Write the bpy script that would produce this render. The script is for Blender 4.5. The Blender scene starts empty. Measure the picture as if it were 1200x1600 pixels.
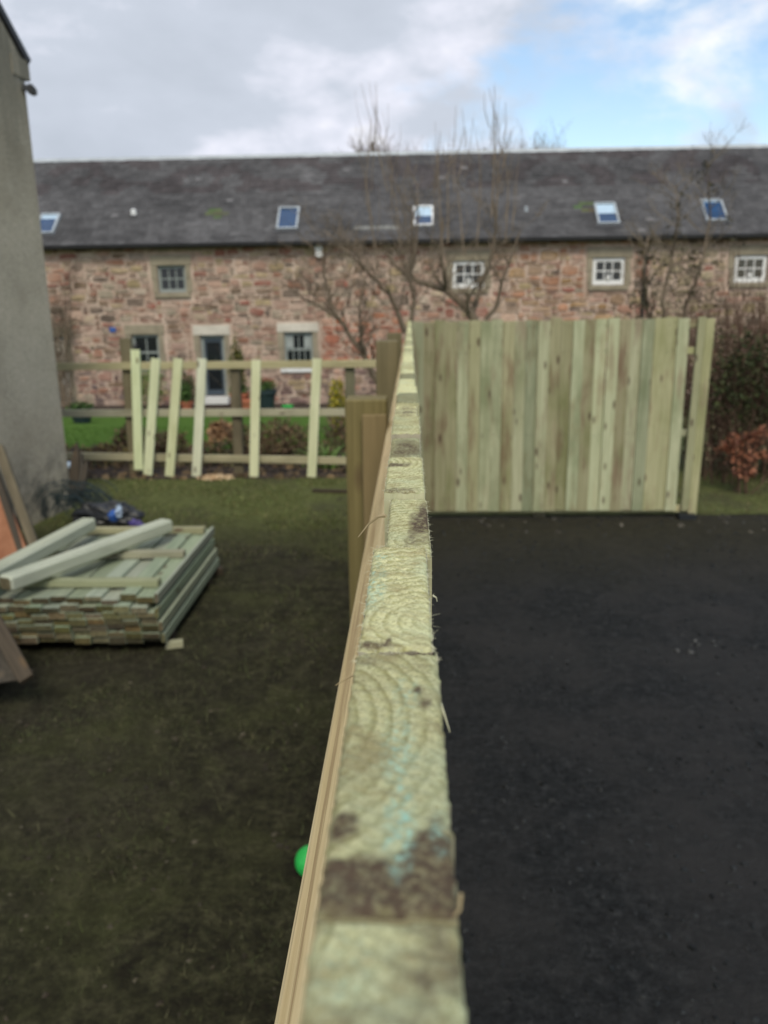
import bpy, bmesh, math, random
import numpy as np
from mathutils import Vector, Matrix, noise
random.seed(7); np.random.seed(7)
D = bpy.data; SC = bpy.context.scene; COL = SC.collection

# ------------------------------------------------------------------ camera
FPX = 1250.0
PITCH = math.atan((800-484)/FPX); ROLL = .014; YAW = math.radians(2.0)
CAMZ = 1.892
_R = Vector((1,0,0)); _U = Vector((0,math.sin(PITCH),math.cos(PITCH))); _F = Vector((0,math.cos(PITCH),-math.sin(PITCH)))
RZ = Matrix.Rotation(YAW,3,'Z')
CR = RZ@(math.cos(ROLL)*_R-math.sin(ROLL)*_U); CU = RZ@(math.sin(ROLL)*_R+math.cos(ROLL)*_U); CF = RZ@_F
CP = Vector((0,0,CAMZ))
cd = D.cameras.new('camera'); cam = D.objects.new('camera', cd); COL.objects.link(cam); SC.camera = cam
cd.sensor_fit = 'VERTICAL'; cd.sensor_height = 36; cd.sensor_width = 27; cd.lens = 36*FPX/1600
cd.clip_start = .01; cd.clip_end = 3000
cd.dof.use_dof = True; cd.dof.focus_distance = .35; cd.dof.aperture_fstop = cd.lens/1.95
M3 = Matrix((CR,CU,-CF)).transposed()
cam.matrix_world = Matrix.Translation(CP)@M3.to_4x4()
SC.render.resolution_x = 768; SC.render.resolution_y = 1024

def ray(px,py): return CF+CR*((px-600)/FPX)+CU*((800-py)/FPX)
def P(px,py,Y):                                   # where the line of sight meets a depth
    d = ray(px,py); return CP+d*(Y/d.y)
def G(px,py,z=0.):                                # ... or a height
    d = ray(px,py); return CP+d*((z-CAMZ)/d.z)

# ------------------------------------------------------------------ light
SUN_EL, SUN_AZ = 48, 173                          # azimuth clockwise from +Y: behind, to the right
w = D.worlds.new('World'); SC.world = w; w.use_nodes = True
nt = w.node_tree; nt.nodes.clear()
def N(t, typ, **kw):
    n = t.nodes.new(typ)
    for k,v in kw.items():
        if k == 'ins':
            for a,b in v.items(): n.inputs[a].default_value = b
        else: setattr(n,k,v)
    return n
def L(t,a,b): t.links.new(a,b)
def ramp(t, fac, stops, interp='LINEAR'):
    r = t.nodes.new('ShaderNodeValToRGB'); r.color_ramp.interpolation = interp
    e = r.color_ramp.elements
    while len(e) < len(stops): e.new(.5)
    for i,(p,c) in enumerate(stops):
        e[i].position = p; e[i].color = (c[0],c[1],c[2],1) if hasattr(c,'__len__') else (c,c,c,1)
    if fac is not None: t.links.new(fac, r.inputs[0])
    return r.outputs[0]
def mixc(t, fac, a, b, mode='MIX'):
    m = t.nodes.new('ShaderNodeMix'); m.data_type = 'RGBA'; m.blend_type = mode
    for i,v in ((0,fac),(6,a),(7,b)):
        if isinstance(v,(int,float)): m.inputs[i].default_value = v
        elif isinstance(v,(tuple,list)): m.inputs[i].default_value = (v[0],v[1],v[2],1)
        else: t.links.new(v, m.inputs[i])
    return m.outputs[2]
def math_(t, op, a, b=None, clamp=False):
    m = t.nodes.new('ShaderNodeMath'); m.operation = op; m.use_clamp = clamp
    for i,v in ((0,a),(1,b)):
        if v is None: continue
        if isinstance(v,(int,float)): m.inputs[i].default_value = v
        else: t.links.new(v, m.inputs[i])
    return m.outputs[0]
sky = N(nt,'ShaderNodeTexSky', sky_type='NISHITA', sun_disc=False, sun_elevation=math.radians(SUN_EL), sun_rotation=math.radians(SUN_AZ))
tc = N(nt,'ShaderNodeTexCoord')
mp = N(nt,'ShaderNodeMapping', ins={'Scale':(2.6,2.6,5.2),'Location':(1.3,.4,.23)}); L(nt,tc.outputs['Generated'],mp.inputs[0])
n1 = N(nt,'ShaderNodeTexNoise', ins={'Scale':1.55,'Detail':9,'Roughness':.56,'Distortion':.25}); L(nt,mp.outputs[0],n1.inputs['Vector'])
n2 = N(nt,'ShaderNodeTexNoise', ins={'Scale':2.2,'Detail':6,'Roughness':.5}); L(nt,mp.outputs[0],n2.inputs['Vector'])
sx = N(nt,'ShaderNodeSeparateXYZ'); L(nt,tc.outputs['Generated'],sx.inputs[0])
# cloud deck lies thick to the west (left) and breaks up to the east
cov = N(nt,'ShaderNodeMapRange', ins={'From Min':-.20,'From Max':.30,'To Min':.34,'To Max':-.055}); cov.clamp=True; L(nt,sx.outputs[0],cov.inputs[0])
dens = math_(nt,'ADD',n1.outputs[0],cov.outputs[0])
mask = ramp(nt,dens,[(.43,(0,0,0)),(.62,(1,1,1))],'EASE')
shade = math_(nt,'ADD',math_(nt,'MULTIPLY',n2.outputs[0],.9),math_(nt,'MULTIPLY',math_(nt,'SUBTRACT',dens,.45),.55))
SK = .12
def s(c): return tuple(v/SK for v in c)
ccol = ramp(nt,shade,[(.44,(1.06,1.04,1.0)),(.55,(.78,.80,.90)),(.66,(.57,.62,.71)),(.88,(.50,.55,.63))])
hz = N(nt,'ShaderNodeMapRange', ins={'From Min':0.,'From Max':.09,'To Min':.7,'To Max':0.}); L(nt,sx.outputs[2],hz.inputs[0])
ccol = mixc(nt,hz.outputs[0],ccol,(.82,.81,.77))
cs = N(nt,'ShaderNodeVectorMath',operation='SCALE',ins={'Scale':1/SK}); L(nt,ccol,cs.inputs[0])
skt = mixc(nt,1.0,sky.outputs[0],(1.6,1.58,1.48),'MULTIPLY')
skc = mixc(nt,mask,skt,cs.outputs[0])
bg = N(nt,'ShaderNodeBackground', ins={'Strength':SK}); L(nt,skc,bg.inputs[0])
wo = N(nt,'ShaderNodeOutputWorld'); L(nt,bg.outputs[0],wo.inputs[0])
sl = D.lights.new('sun','SUN'); sl.energy = 2.0; sl.angle = math.radians(20); sl.color = (1,.93,.74)
so = D.objects.new('sun', sl); COL.objects.link(so)
az = math.radians(SUN_AZ); el = math.radians(SUN_EL)
sd = Vector((math.sin(az)*math.cos(el), math.cos(az)*math.cos(el), math.sin(el)))
so.rotation_euler = sd.to_track_quat('Z','Y').to_euler()
SC.view_settings.view_transform = 'Standard'; SC.view_settings.look = 'None'; SC.view_settings.gamma = 1
SC.view_settings.use_curve_mapping = False
SC.view_settings.exposure = 0.12
SC.render.engine = 'CYCLES'

# ------------------------------------------------------------------ materials
def base_mat(name, rough=.8, spec=.3):
    m = D.materials.new(name); m.use_nodes = True; t = m.node_tree; t.nodes.clear()
    b = N(t,'ShaderNodeBsdfPrincipled', ins={'Roughness':rough,'Specular IOR Level':spec})
    o = N(t,'ShaderNodeOutputMaterial'); L(t,b.outputs[0],o.inputs[0])
    return m,t,b
def objcoord(t, scale=(1,1,1), rnd=True, kind='Object'):
    c = N(t,'ShaderNodeTexCoord'); src = c.outputs[kind]
    if rnd:
        oi = N(t,'ShaderNodeObjectInfo')
        v = N(t,'ShaderNodeVectorMath',operation='SCALE',ins={0:(17.3,9.1,31.7)}); L(t,oi.outputs['Random'],v.inputs['Scale'])
        a = N(t,'ShaderNodeVectorMath',operation='ADD'); L(t,src,a.inputs[0]); L(t,v.outputs[0],a.inputs[1]); src = a.outputs[0]
    m = N(t,'ShaderNodeMapping', ins={'Scale':scale}); L(t,src,m.inputs[0]); return m.outputs[0]
def noise_(t, vec, scale, detail=5, rough=.55, dist=0):
    n = N(t,'ShaderNodeTexNoise', ins={'Scale':scale,'Detail':detail,'Roughness':rough,'Distortion':dist})
    if vec is not None: L(t,vec,n.inputs['Vector'])
    return n.outputs[0]
def bump(t, b, h, strength=.4, dist=.01):
    n = N(t,'ShaderNodeBump', ins={'Strength':strength,'Distance':dist}); L(t,h,n.inputs['Height']); L(t,n.outputs[0],b.inputs['Normal'])
def wood(name, a, b_, knot=(.10,.07,.04), var=.35, rough=.75, knots=True, tint=None, hue=.07, gs=70, brown=0, own=False):
    m,t,b = base_mat(name, rough)
    g = noise_(t, objcoord(t,(gs,gs,2.2)), 1.0, 6, .6, .3)
    lf = noise_(t, objcoord(t,(3,3,1.3)), 1.0, 4, .6)
    col = ramp(t,g,[(.3,a),(.7,b_)])
    tt = tint or tuple(x*.62 for x in a)
    col = mixc(t, ramp(t,lf,[(.5,0),(.72,.75)]), col, tt)
    if gs>200: col = mixc(t, ramp(t,noise_(t,objcoord(t,(230,230,1.1)),1.0,7,.75),[(.53,0),(.59,.7)]), col, (.24,.17,.09))
    if brown: col = mixc(t, ramp(t,noise_(t,objcoord(t,(5,5,1.1)),1.7,5,.6),[(.52,0),(.66,brown)]), col, (.20,.13,.075))
    if knots:
        v = N(t,'ShaderNodeTexVoronoi', ins={'Scale':1.0,'Randomness':1}); L(t,objcoord(t,(9,9,3.2)),v.inputs['Vector'])
        col = mixc(t, ramp(t,v.outputs['Distance'],[(.08,.85),(.17,0)]), col, knot)
    oi = N(t,'ShaderNodeObjectInfo')
    hs = N(t,'ShaderNodeHueSaturation'); L(t,col,hs.inputs['Color'])
    L(t,math_(t,'ADD',math_(t,'MULTIPLY',oi.outputs['Random'],var),1-var/2),hs.inputs['Value'])
    r2 = math_(t,'FRACT',math_(t,'MULTIPLY',oi.outputs['Random'],13.7))
    L(t,math_(t,'ADD',math_(t,'MULTIPLY',r2,.45),.72),hs.inputs['Saturation'])
    L(t,math_(t,'ADD',math_(t,'MULTIPLY',math_(t,'FRACT',math_(t,'MULTIPLY',oi.outputs['Random'],37.1)),hue),.5-hue*.6),hs.inputs['Hue'])
    if own:
        so_ = N(t,'ShaderNodeSeparateColor'); L(t,oi.outputs['Color'],so_.inputs[0])
        L(t,so_.outputs[0],hs.inputs['Value']); L(t,so_.outputs[1],hs.inputs['Saturation']); L(t,so_.outputs[2],hs.inputs['Hue'])
    L(t,hs.outputs[0],b.inputs['Base Color'])
    bump(t,b,g,.5,.002)
    return m
def mottled(name, stops, scale=3, rough=.9, bs=.3, bd=.01, spec=.2, rnd=True, aniso=(1,1,1), bscale=None, detail=6):
    m,t,b = base_mat(name, rough, spec)
    v = objcoord(t,aniso,rnd)
    n = noise_(t,v,scale,detail,.6)
    L(t,ramp(t,n,stops),b.inputs['Base Color'])
    bump(t,b,noise_(t,v,bscale or scale*6,5),bs,bd)
    return m
def plain(name, c, rough=.6, spec=.4, var=.12):
    return mottled(name,[(.3,tuple(x*(1-var) for x in c)),(.7,tuple(min(1,x*(1+var)) for x in c))],5,rough,.1,.003,spec)
def vcol(name, rough=.85, nz=.35, scale=14, bs=.5, bd=.01):
    m,t,b = base_mat(name, rough, .2)
    at = N(t,'ShaderNodeAttribute',attribute_name='Col')
    c = N(t,'ShaderNodeTexCoord')
    g = N(t,'ShaderNodeNewGeometry')
    n = noise_(t,g.outputs['Position'],scale,6,.65)
    L(t,mixc(t,1,at.outputs['Color'],ramp(t,n,[(.3,1-nz),(.7,1+nz)]),'MULTIPLY'),b.inputs['Base Color'])
    bump(t,b,n,bs,bd)
    return m
MT = {}
MT['panel_wood'] = wood('treated_boards',(.27,.285,.145),(.41,.42,.24),var=.5,tint=(.17,.20,.09),brown=.5)
MT['panel_board'] = wood('panel_boards',(.29,.295,.155),(.45,.445,.27),tint=(.16,.185,.075),brown=.6,own=True,gs=55)
MT['board_wood'] = wood('fence_boards',(.34,.34,.20),(.48,.46,.30),var=.3)
MT['rail_wood'] = wood('rail_timber',(.42,.33,.18),(.74,.64,.41),knots=False,var=.02,tint=(.60,.46,.28),hue=.005,gs=260)
MT['post_wood'] = wood('post_timber',(.12,.10,.045),(.20,.165,.08),var=.2,tint=(.12,.10,.045),hue=.01)
MT['post_lite'] = wood('post_batten_timber',(.18,.14,.07),(.27,.205,.11),var=.1,hue=.01)
MT['pale_wood'] = wood('pale_palings',(.50,.54,.34),(.68,.71,.49),var=.12,tint=(.47,.50,.30))
MT['frame_wood'] = wood('rail_fence_timber',(.32,.30,.17),(.46,.43,.27),var=.15,hue=.02)
MT['dark_post'] = wood('weathered_posts',(.12,.11,.07),(.20,.18,.12),var=.2)
MT['stack_wood'] = wood('stacked_boards',(.19,.245,.17),(.35,.40,.29),var=.3,tint=(.22,.26,.19))
MT['stack_rail'] = wood('stacked_rails',(.26,.28,.17),(.40,.41,.27),var=.2)
MT['stack_end'] = wood('board_ends',(.05,.043,.02),(.17,.15,.07),var=1.1,knots=False)
MT['post_pale'] = wood('loose_posts',(.36,.41,.31),(.50,.54,.42),var=.08)
MT['old_wood'] = wood('old_dark_wood',(.035,.028,.02),(.08,.064,.046),var=.3,hue=.01)
MT['brown_wood'] = wood('brown_batten',(.10,.08,.045),(.18,.145,.085),var=.2,hue=.01)
MT['ply'] = mottled('plywood',[(.3,(.24,.10,.055)),(.7,(.40,.20,.12))],5,.8)

# end grain of the cut board tops: rings, saw roughness, dirt and preservative carried as vertex data
m,t,b = base_mat('cut_end_grain',.88,.15); MT['end_grain'] = m
oi = N(t,'ShaderNodeObjectInfo'); rr = oi.outputs['Random']
tcn = N(t,'ShaderNodeTexCoord')
ad = N(t,'ShaderNodeAttribute',attribute_name='Ring')
ml = N(t,'ShaderNodeVectorMath',operation='MULTIPLY',ins={1:(1,1,0)}); L(t,ad.outputs['Vector'],ml.inputs[0])
ln = N(t,'ShaderNodeVectorMath',operation='LENGTH'); L(t,ml.outputs[0],ln.inputs[0])
wn = noise_(t,tcn.outputs['Object'],70,3)
dist = math_(t,'ADD',ln.outputs['Value'],math_(t,'MULTIPLY',wn,.004))
ring = math_(t,'FRACT',math_(t,'MULTIPLY',dist,250))
ringc = ramp(t,ring,[(0,(.68,.66,.38)),(.5,(.61,.60,.33)),(.86,(.36,.34,.15)),(1,(.63,.62,.35))])
lfn = noise_(t,objcoord(t,(30,30,1)),1.3,4)
rfade = noise_(t,objcoord(t,(55,40,1)),1.0,4,.6)
ringc = mixc(t,ramp(t,rfade,[(.34,.75),(.50,.0)]),ringc,(.62,.62,.36))
ringc = mixc(t,ramp(t,lfn,[(.45,0),(.70,.65)]),ringc,(.52,.58,.38))
ringc = mixc(t,ramp(t,noise_(t,objcoord(t,(38,60,1)),1.7,6,.7),[(.48,0),(.64,.8)]),ringc,(.36,.31,.16))
fn = noise_(t,tcn.outputs['Object'],900,5,.7)
ringc = mixc(t,ramp(t,fn,[(.36,.75),(.50,0)]),ringc,(.27,.25,.11))
ringc = mixc(t,ramp(t,noise_(t,tcn.outputs['Object'],650,4,.75),[(.56,0),(.70,.45)]),ringc,(.76,.77,.52))
hs = N(t,'ShaderNodeHueSaturation'); L(t,ringc,hs.inputs['Color'])
at = N(t,'ShaderNodeAttribute',attribute_name='Col'); sp = N(t,'ShaderNodeSeparateColor'); L(t,at.outputs['Color'],sp.inputs[0])
L(t,math_(t,'ADD',math_(t,'MULTIPLY',sp.outputs[2],.85),.42),hs.inputs['Value'])
fn2 = noise_(t,tcn.outputs['Object'],420,4,.7)
c1 = mixc(t,math_(t,'MULTIPLY',ramp(t,fn2,[(.3,.5),(.55,1)]),sp.outputs[0]),hs.outputs[0],(.105,.075,.052))
c1 = mixc(t,math_(t,'MULTIPLY',ramp(t,noise_(t,tcn.outputs['Object'],480,3,.6),[(.47,.12),(.60,1)]),sp.outputs[1]),c1,(.36,.60,.50))
L(t,c1,b.inputs['Base Color'])
bump(t,b,math_(t,'ADD',math_(t,'MULTIPLY',fn,1.),math_(t,'MULTIPLY',ring,-.15)),.9,.0012)

MT['fibre'] = plain('wood_fibres',(.62,.60,.42))
MT['fibre_brown'] = plain('wood_splinters',(.34,.27,.15))
MT['stone'] = vcol('rubble_stone',.9,.28,7,.6,.02)
t=MT['stone'].node_tree; b=[n for n in t.nodes if n.type=='BSDF_PRINCIPLED'][0]; src=b.inputs['Base Color'].links[0].from_socket
g=N(t,'ShaderNodeNewGeometry')
sm=math_(t,'MULTIPLY',ramp(t,noise_(t,g.outputs['Position'],1.4,7,.7),[(.45,0),(.62,1)]),.42)
L(t,mixc(t,sm,src,(.47,.36,.29)),b.inputs['Base Color'])
MT['mortar'] = mottled('lime_mortar',[(.25,(.30,.21,.165)),(.5,(.48,.365,.30)),(.75,(.62,.50,.42))],1.3,.95,.5,.02,.1,bscale=12)
MT['sandstone'] = mottled('dressed_sandstone',[(.3,(.22,.19,.14)),(.7,(.34,.295,.22))],2.5,.9,.3,.01)
MT['pale_stone'] = mottled('pale_lintel',[(.3,(.50,.46,.40)),(.7,(.66,.61,.54))],2.5,.9,.3,.01)
MT['slate'] = vcol('roof_slate',.62,.3,3,.3,.01)
MT['slate_bed'] = plain('slate_bed',(.05,.05,.055))
MT['lead'] = mottled('ridge_zinc',[(.3,(.30,.33,.36)),(.7,(.44,.48,.52))],2,.5,.2,.01,.5)
MT['white_paint'] = plain('white_paint',(.72,.72,.72),.45,.5,.04)
MT['grey_paint'] = plain('grey_green_paint',(.26,.29,.28),.5,.5,.06)
MT['dark_paint'] = plain('dark_blue_paint',(.055,.075,.10),.4,.5,.08)
MT['glass'] = plain('window_glass',(.016,.019,.022),.06,.5,.3)
MT['skyglass'] = plain('skylight_glass',(.02,.055,.13),.08,.6,.2)
MT['blind'] = plain('skylight_blind',(.42,.55,.68),.5,.4,.05)
MT['curtain'] = plain('curtain',(.33,.36,.36),.8,.2,.2)
MT['gutter'] = plain('black_gutter',(.012,.012,.013),.5)
MT['black'] = plain('black_plastic',(.012,.014,.018),.45,.5,.3)
MT['lamp_grey'] = plain('lamp_glass_grey',(.16,.17,.18),.3,.5)
MT['terracotta'] = plain('terracotta',(.38,.13,.07),.8)
MT['darkpot'] = plain('dark_glazed_pot',(.02,.035,.04),.4)
MT['blue'] = plain('blue_plastic',(.03,.09,.32),.25,.6,.4)
MT['bluew'] = plain('pale_blue_plastic',(.5,.62,.8),.2,.6,.3)
MT['purple'] = plain('violet_plastic',(.07,.05,.22),.3,.6,.3)
MT['green'] = plain('green_plastic',(.03,.5,.09),.4,.5,.2)
MT['bark'] = mottled('bark',[(.3,(.11,.085,.06)),(.7,(.19,.15,.11))],14,.9,.5,.01)
MT['twig'] = plain('twigs',(.19,.15,.11),.9,.2,.3)
MT['twig_red'] = plain('reddish_twigs',(.12,.075,.055),.9,.2,.3)
def leafmat(name,c): return vcol(name,.7,.15,30,.1)
MT['leaf'] = leafmat('leaves',0)
# harled gable: grey pebble render, rain-streaked under the coping, dark blue-grey patches towards the foot
m,t,b = base_mat('grey_harling',.93,.12); MT['harl'] = m
g = N(t,'ShaderNodeNewGeometry'); pos = g.outputs['Position']
n = noise_(t,pos,1.1,6,.65); c = ramp(t,n,[(.3,(.40,.35,.26)),(.5,(.54,.48,.37)),(.72,(.63,.56,.44))])
f = noise_(t,pos,85,5,.75); c = mixc(t,ramp(t,f,[(.36,.8),(.56,0)]),c,(.15,.135,.10))
mp_ = N(t,'ShaderNodeMapping',ins={'Scale':(2.6,2.6,.35)}); L(t,pos,mp_.inputs[0])
st = noise_(t,mp_.outputs[0],1.6,5,.6)
sz = N(t,'ShaderNodeSeparateXYZ'); L(t,pos,sz.inputs[0])
hi = N(t,'ShaderNodeMapRange',ins={'From Min':2.7,'From Max':4.1}); L(t,sz.outputs[2],hi.inputs[0])
c = mixc(t,math_(t,'MULTIPLY',ramp(t,st,[(.42,0),(.58,1)]),math_(t,'MULTIPLY',hi.outputs[0],.75)),c,(.13,.125,.10))
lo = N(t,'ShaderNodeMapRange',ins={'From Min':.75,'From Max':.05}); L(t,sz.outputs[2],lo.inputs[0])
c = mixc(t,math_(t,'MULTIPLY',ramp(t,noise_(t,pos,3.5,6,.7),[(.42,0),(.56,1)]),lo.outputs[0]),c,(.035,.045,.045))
L(t,c,b.inputs['Base Color']); bump(t,b,f,.9,.012)

# ground materials (world space)
def groundmat(name, build, rough=.95, bsc=40, bd=.02, bs=.8):
    m,t,b = base_mat(name,rough,.1)
    g = N(t,'ShaderNodeNewGeometry'); c = build(t,g.outputs['Position']); L(t,c,b.inputs['Base Color'])
    bump(t,b,noise_(t,g.outputs['Position'],bsc,6,.7),bs,bd); return m
def worn(t,pos):
    c = ramp(t,noise_(t,pos,9,7,.75),[(.36,(.018,.016,.011)),(.5,(.037,.037,.020)),(.64,(.070,.067,.038))])
    c = mixc(t,ramp(t,noise_(t,pos,34,6,.75),[(.40,.75),(.56,0)]),c,(.013,.012,.009))
    c2 = ramp(t,noise_(t,pos,13,7,.7),[(.35,(.055,.06,.02)),(.65,(.125,.14,.05))])
    s_ = N(t,'ShaderNodeSeparateXYZ'); L(t,pos,s_.inputs[0])
    fy = N(t,'ShaderNodeMapRange',ins={'From Min':6.5,'From Max':8.2}); L(t,math_(t,'ADD',s_.outputs[1],noise_(t,pos,1.2,4)),fy.inputs[0])
    fa = math_(t,'ADD',fy.outputs[0],ramp(t,noise_(t,pos,1.1,4,.6),[(.5,0),(.7,.35)]),True)
    c = mixc(t,fa,c,c2)
    mud = math_(t,'MULTIPLY',ramp(t,noise_(t,pos,.9,5,.6),[(.5,0),(.6,.6)]),1)
    return mixc(t,math_(t,'MULTIPLY',mud,.75),c,ramp(t,noise_(t,pos,17,7,.8),[(.35,(.018,.016,.012)),(.65,(.068,.060,.044))]))
MT['worn_grass'] = groundmat('worn_grass',worn)
MT['earth'] = groundmat('earth',lambda t,p: ramp(t,noise_(t,p,5,7,.7),[(.3,(.035,.027,.022)),(.7,(.085,.065,.055))]))
MT['field'] = groundmat('field',lambda t,p: ramp(t,noise_(t,p,1.5,7,.7),[(.3,(.05,.055,.025)),(.7,(.09,.11,.04))]))
def yard(t,p):
    c = ramp(t,noise_(t,p,16,8,.8),[(.34,(.010,.0112,.012)),(.52,(.026,.0275,.029)),(.72,(.062,.063,.064))])
    c = mixc(t,ramp(t,noise_(t,p,38,6,.8),[(.38,.8),(.55,0)]),c,(.007,.007,.008))
    c = mixc(t,ramp(t,noise_(t,p,1.3,5,.65),[(.42,0),(.62,.75)]),c,(.036,.0345,.0345))
    s_ = N(t,'ShaderNodeSeparateXYZ'); L(t,p,s_.inputs[0])
    fy = N(t,'ShaderNodeMapRange',ins={'From Min':5.6,'From Max':7.2}); L(t,math_(t,'ADD',s_.outputs[1],noise_(t,p,1.5,4)),fy.inputs[0])
    return mixc(t,math_(t,'MULTIPLY',fy.outputs[0],.8),c,ramp(t,noise_(t,p,11,7,.75),[(.3,(.018,.017,.010)),(.7,(.050,.045,.030))]))
MT['yard'] = groundmat('dark_gravel',yard,.85,60,.015,1)
MT['lawn'] = groundmat('green_lawn',lambda t,p: ramp(t,noise_(t,p,4,7,.7),[(.3,(.045,.095,.015)),(.7,(.085,.16,.028))]))

# ------------------------------------------------------------------ object helpers
def wm(o): return o.matrix_basis.copy() if o.parent is None else wm(o.parent)@o.matrix_basis
def put(name, me, parent=None, M=None, mat=None):
    o = D.objects.new(name, me); COL.objects.link(o)
    if mat is not None and me is not None and not me.materials: me.materials.append(MT[mat] if isinstance(mat,str) else mat)
    M = M or Matrix()
    if parent is not None: o.parent = parent; M = wm(parent).inverted()@M
    o.matrix_basis = M
    return o
def tag(o, label=None, cat=None, group=None, kind=None):
    for k,v in (('label',label),('category',cat),('group',group),('kind',kind)):
        if v: o[k] = v
    return o
def thing(name, label, cat, loc=(0,0,0), rz=0, group=None):
    o = put(name,None,None,Matrix.Translation(loc)@Matrix.Rotation(rz,4,'Z'))
    return tag(o,label,cat,group)
class MB:
    def __init__(s): s.v=[]; s.f=[]; s.c=[]; s.m=[]
    def add(s, vs, fs, col=None, mi=0):
        n=len(s.v); s.v += [tuple(v) for v in vs]; s.f += [tuple(i+n for i in f) for f in fs]
        s.c += [col or (1,1,1)]*len(vs); s.m += [mi]*len(fs)
    def box(s, lo, hi, M=None, col=None):
        x0,y0,z0=lo; x1,y1,z1=hi
        vs=[Vector(p) for p in ((x0,y0,z0),(x1,y0,z0),(x1,y1,z0),(x0,y1,z0),(x0,y0,z1),(x1,y0,z1),(x1,y1,z1),(x0,y1,z1))]
        if M: vs=[M@v for v in vs]
        s.add(vs,[(0,3,2,1),(4,5,6,7),(0,1,5,4),(1,2,6,5),(2,3,7,6),(3,0,4,7)],col)
    def tube(s, pts, radii, n=5, col=None, cap=True):
        ring=[]; vs=[]; fs=[]
        for i,p in enumerate(pts):
            a=pts[max(0,i-1)]; b=pts[min(len(pts)-1,i+1)]; d=(Vector(b)-Vector(a))
            d = d.normalized() if d.length>1e-9 else Vector((0,0,1))
            u=d.orthogonal().normalized() if i==0 else (u-d*u.dot(d)).normalized() if (u-d*u.dot(d)).length>1e-6 else d.orthogonal().normalized()
            w_=d.cross(u)
            for k in range(n):
                a_=2*math.pi*k/n; vs.append(Vector(p)+radii[i]*(math.cos(a_)*u+math.sin(a_)*w_))
        for i in range(len(pts)-1):
            for k in range(n):
                k2=(k+1)%n; fs.append((i*n+k,i*n+k2,(i+1)*n+k2,(i+1)*n+k))
        if cap: fs += [tuple(range(n-1,-1,-1)), tuple((len(pts)-1)*n+k for k in range(n))]
        s.add(vs,fs,col)
    def lathe(s, prof, c, n=16, col=None):
        vs=[];fs=[]
        for r,z in prof:
            for k in range(n): a=2*math.pi*k/n; vs.append((c[0]+r*math.cos(a),c[1]+r*math.sin(a),c[2]+z))
        for i in range(len(prof)-1):
            for k in range(n): k2=(k+1)%n; fs.append((i*n+k,i*n+k2,(i+1)*n+k2,(i+1)*n+k))
        fs += [tuple(range(n-1,-1,-1)), tuple((len(prof)-1)*n+k for k in range(n))]
        s.add(vs,fs,col)
    def mesh(s, name, origin=(0,0,0), smooth=False):
        me=D.meshes.new(name); o=Vector(origin)
        me.from_pydata([tuple(Vector(v)-o) for v in s.v],[],s.f)
        a=me.color_attributes.new('Col','FLOAT_COLOR','POINT')
        a.data.foreach_set('color',[x for c in s.c for x in (*c,1)])
        if any(s.m): me.polygons.foreach_set('material_index',s.m)
        if smooth: me.polygons.foreach_set('use_smooth',[True]*len(me.polygons))
        me.update(); return me
    def build(s, name, mat, parent=None, origin=None, smooth=False):
        if origin is None:
            if parent is not None: origin = wm(parent).translation
            else:
                xs=np.array(s.v); origin=((xs[:,0].min()+xs[:,0].max())/2,(xs[:,1].min()+xs[:,1].max())/2,xs[:,2].min())
        M=Matrix.Translation(origin); me=s.mesh(name,(0,0,0))
        me.transform(M.inverted())
        if smooth: me.polygons.foreach_set('use_smooth',[True]*len(me.polygons))
        return put(name,me,parent,M,mat)
def beam_mesh(w_, t_, l_, ch=.003):
    """chamfered timber, grain along local z, centred on x and y"""
    a,b_ = w_/2,t_/2; ch=min(ch,a*.5,b_*.5)
    pr=[(-a+ch,-b_),(a-ch,-b_),(a,-b_+ch),(a,b_-ch),(a-ch,b_),(-a+ch,b_),(-a,b_-ch),(-a,-b_+ch)]
    q=[(x*(1-ch/a*.7),y*(1-ch/b_*.7)) for x,y in pr]
    mb=MB(); vs=[(x,y,0) for x,y in q]+[(x,y,ch) for x,y in pr]+[(x,y,l_-ch) for x,y in pr]+[(x,y,l_) for x,y in q]
    fs=[tuple(range(7,-1,-1)),tuple(range(24,32))]
    for r in range(3):
        for k in range(8): k2=(k+1)%8; fs.append((r*8+k,r*8+k2,r*8+8+k2,r*8+8+k))
    mb.add(vs,fs); return mb.mesh('timber')
def frameM(p0, p1, xdir):
    z=(Vector(p1)-Vector(p0)).normalized(); x=Vector(xdir); x=(x-z*x.dot(z)).normalized(); y=z.cross(x)
    M=Matrix((x,y,z)).transposed().to_4x4(); M.translation=Vector(p0); return M
def beam(name, p0, p1, w_, t_, mat, parent=None, xdir=(1,0,0), ch=.003, endmat=None):
    me=beam_mesh(w_,t_,(Vector(p1)-Vector(p0)).length,ch)
    me.materials.append(MT[mat])
    if endmat: me.materials.append(MT[endmat]); me.polygons[0].material_index=1; me.polygons[1].material_index=1
    return put(name,me,parent,frameM(p0,p1,xdir))

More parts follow.
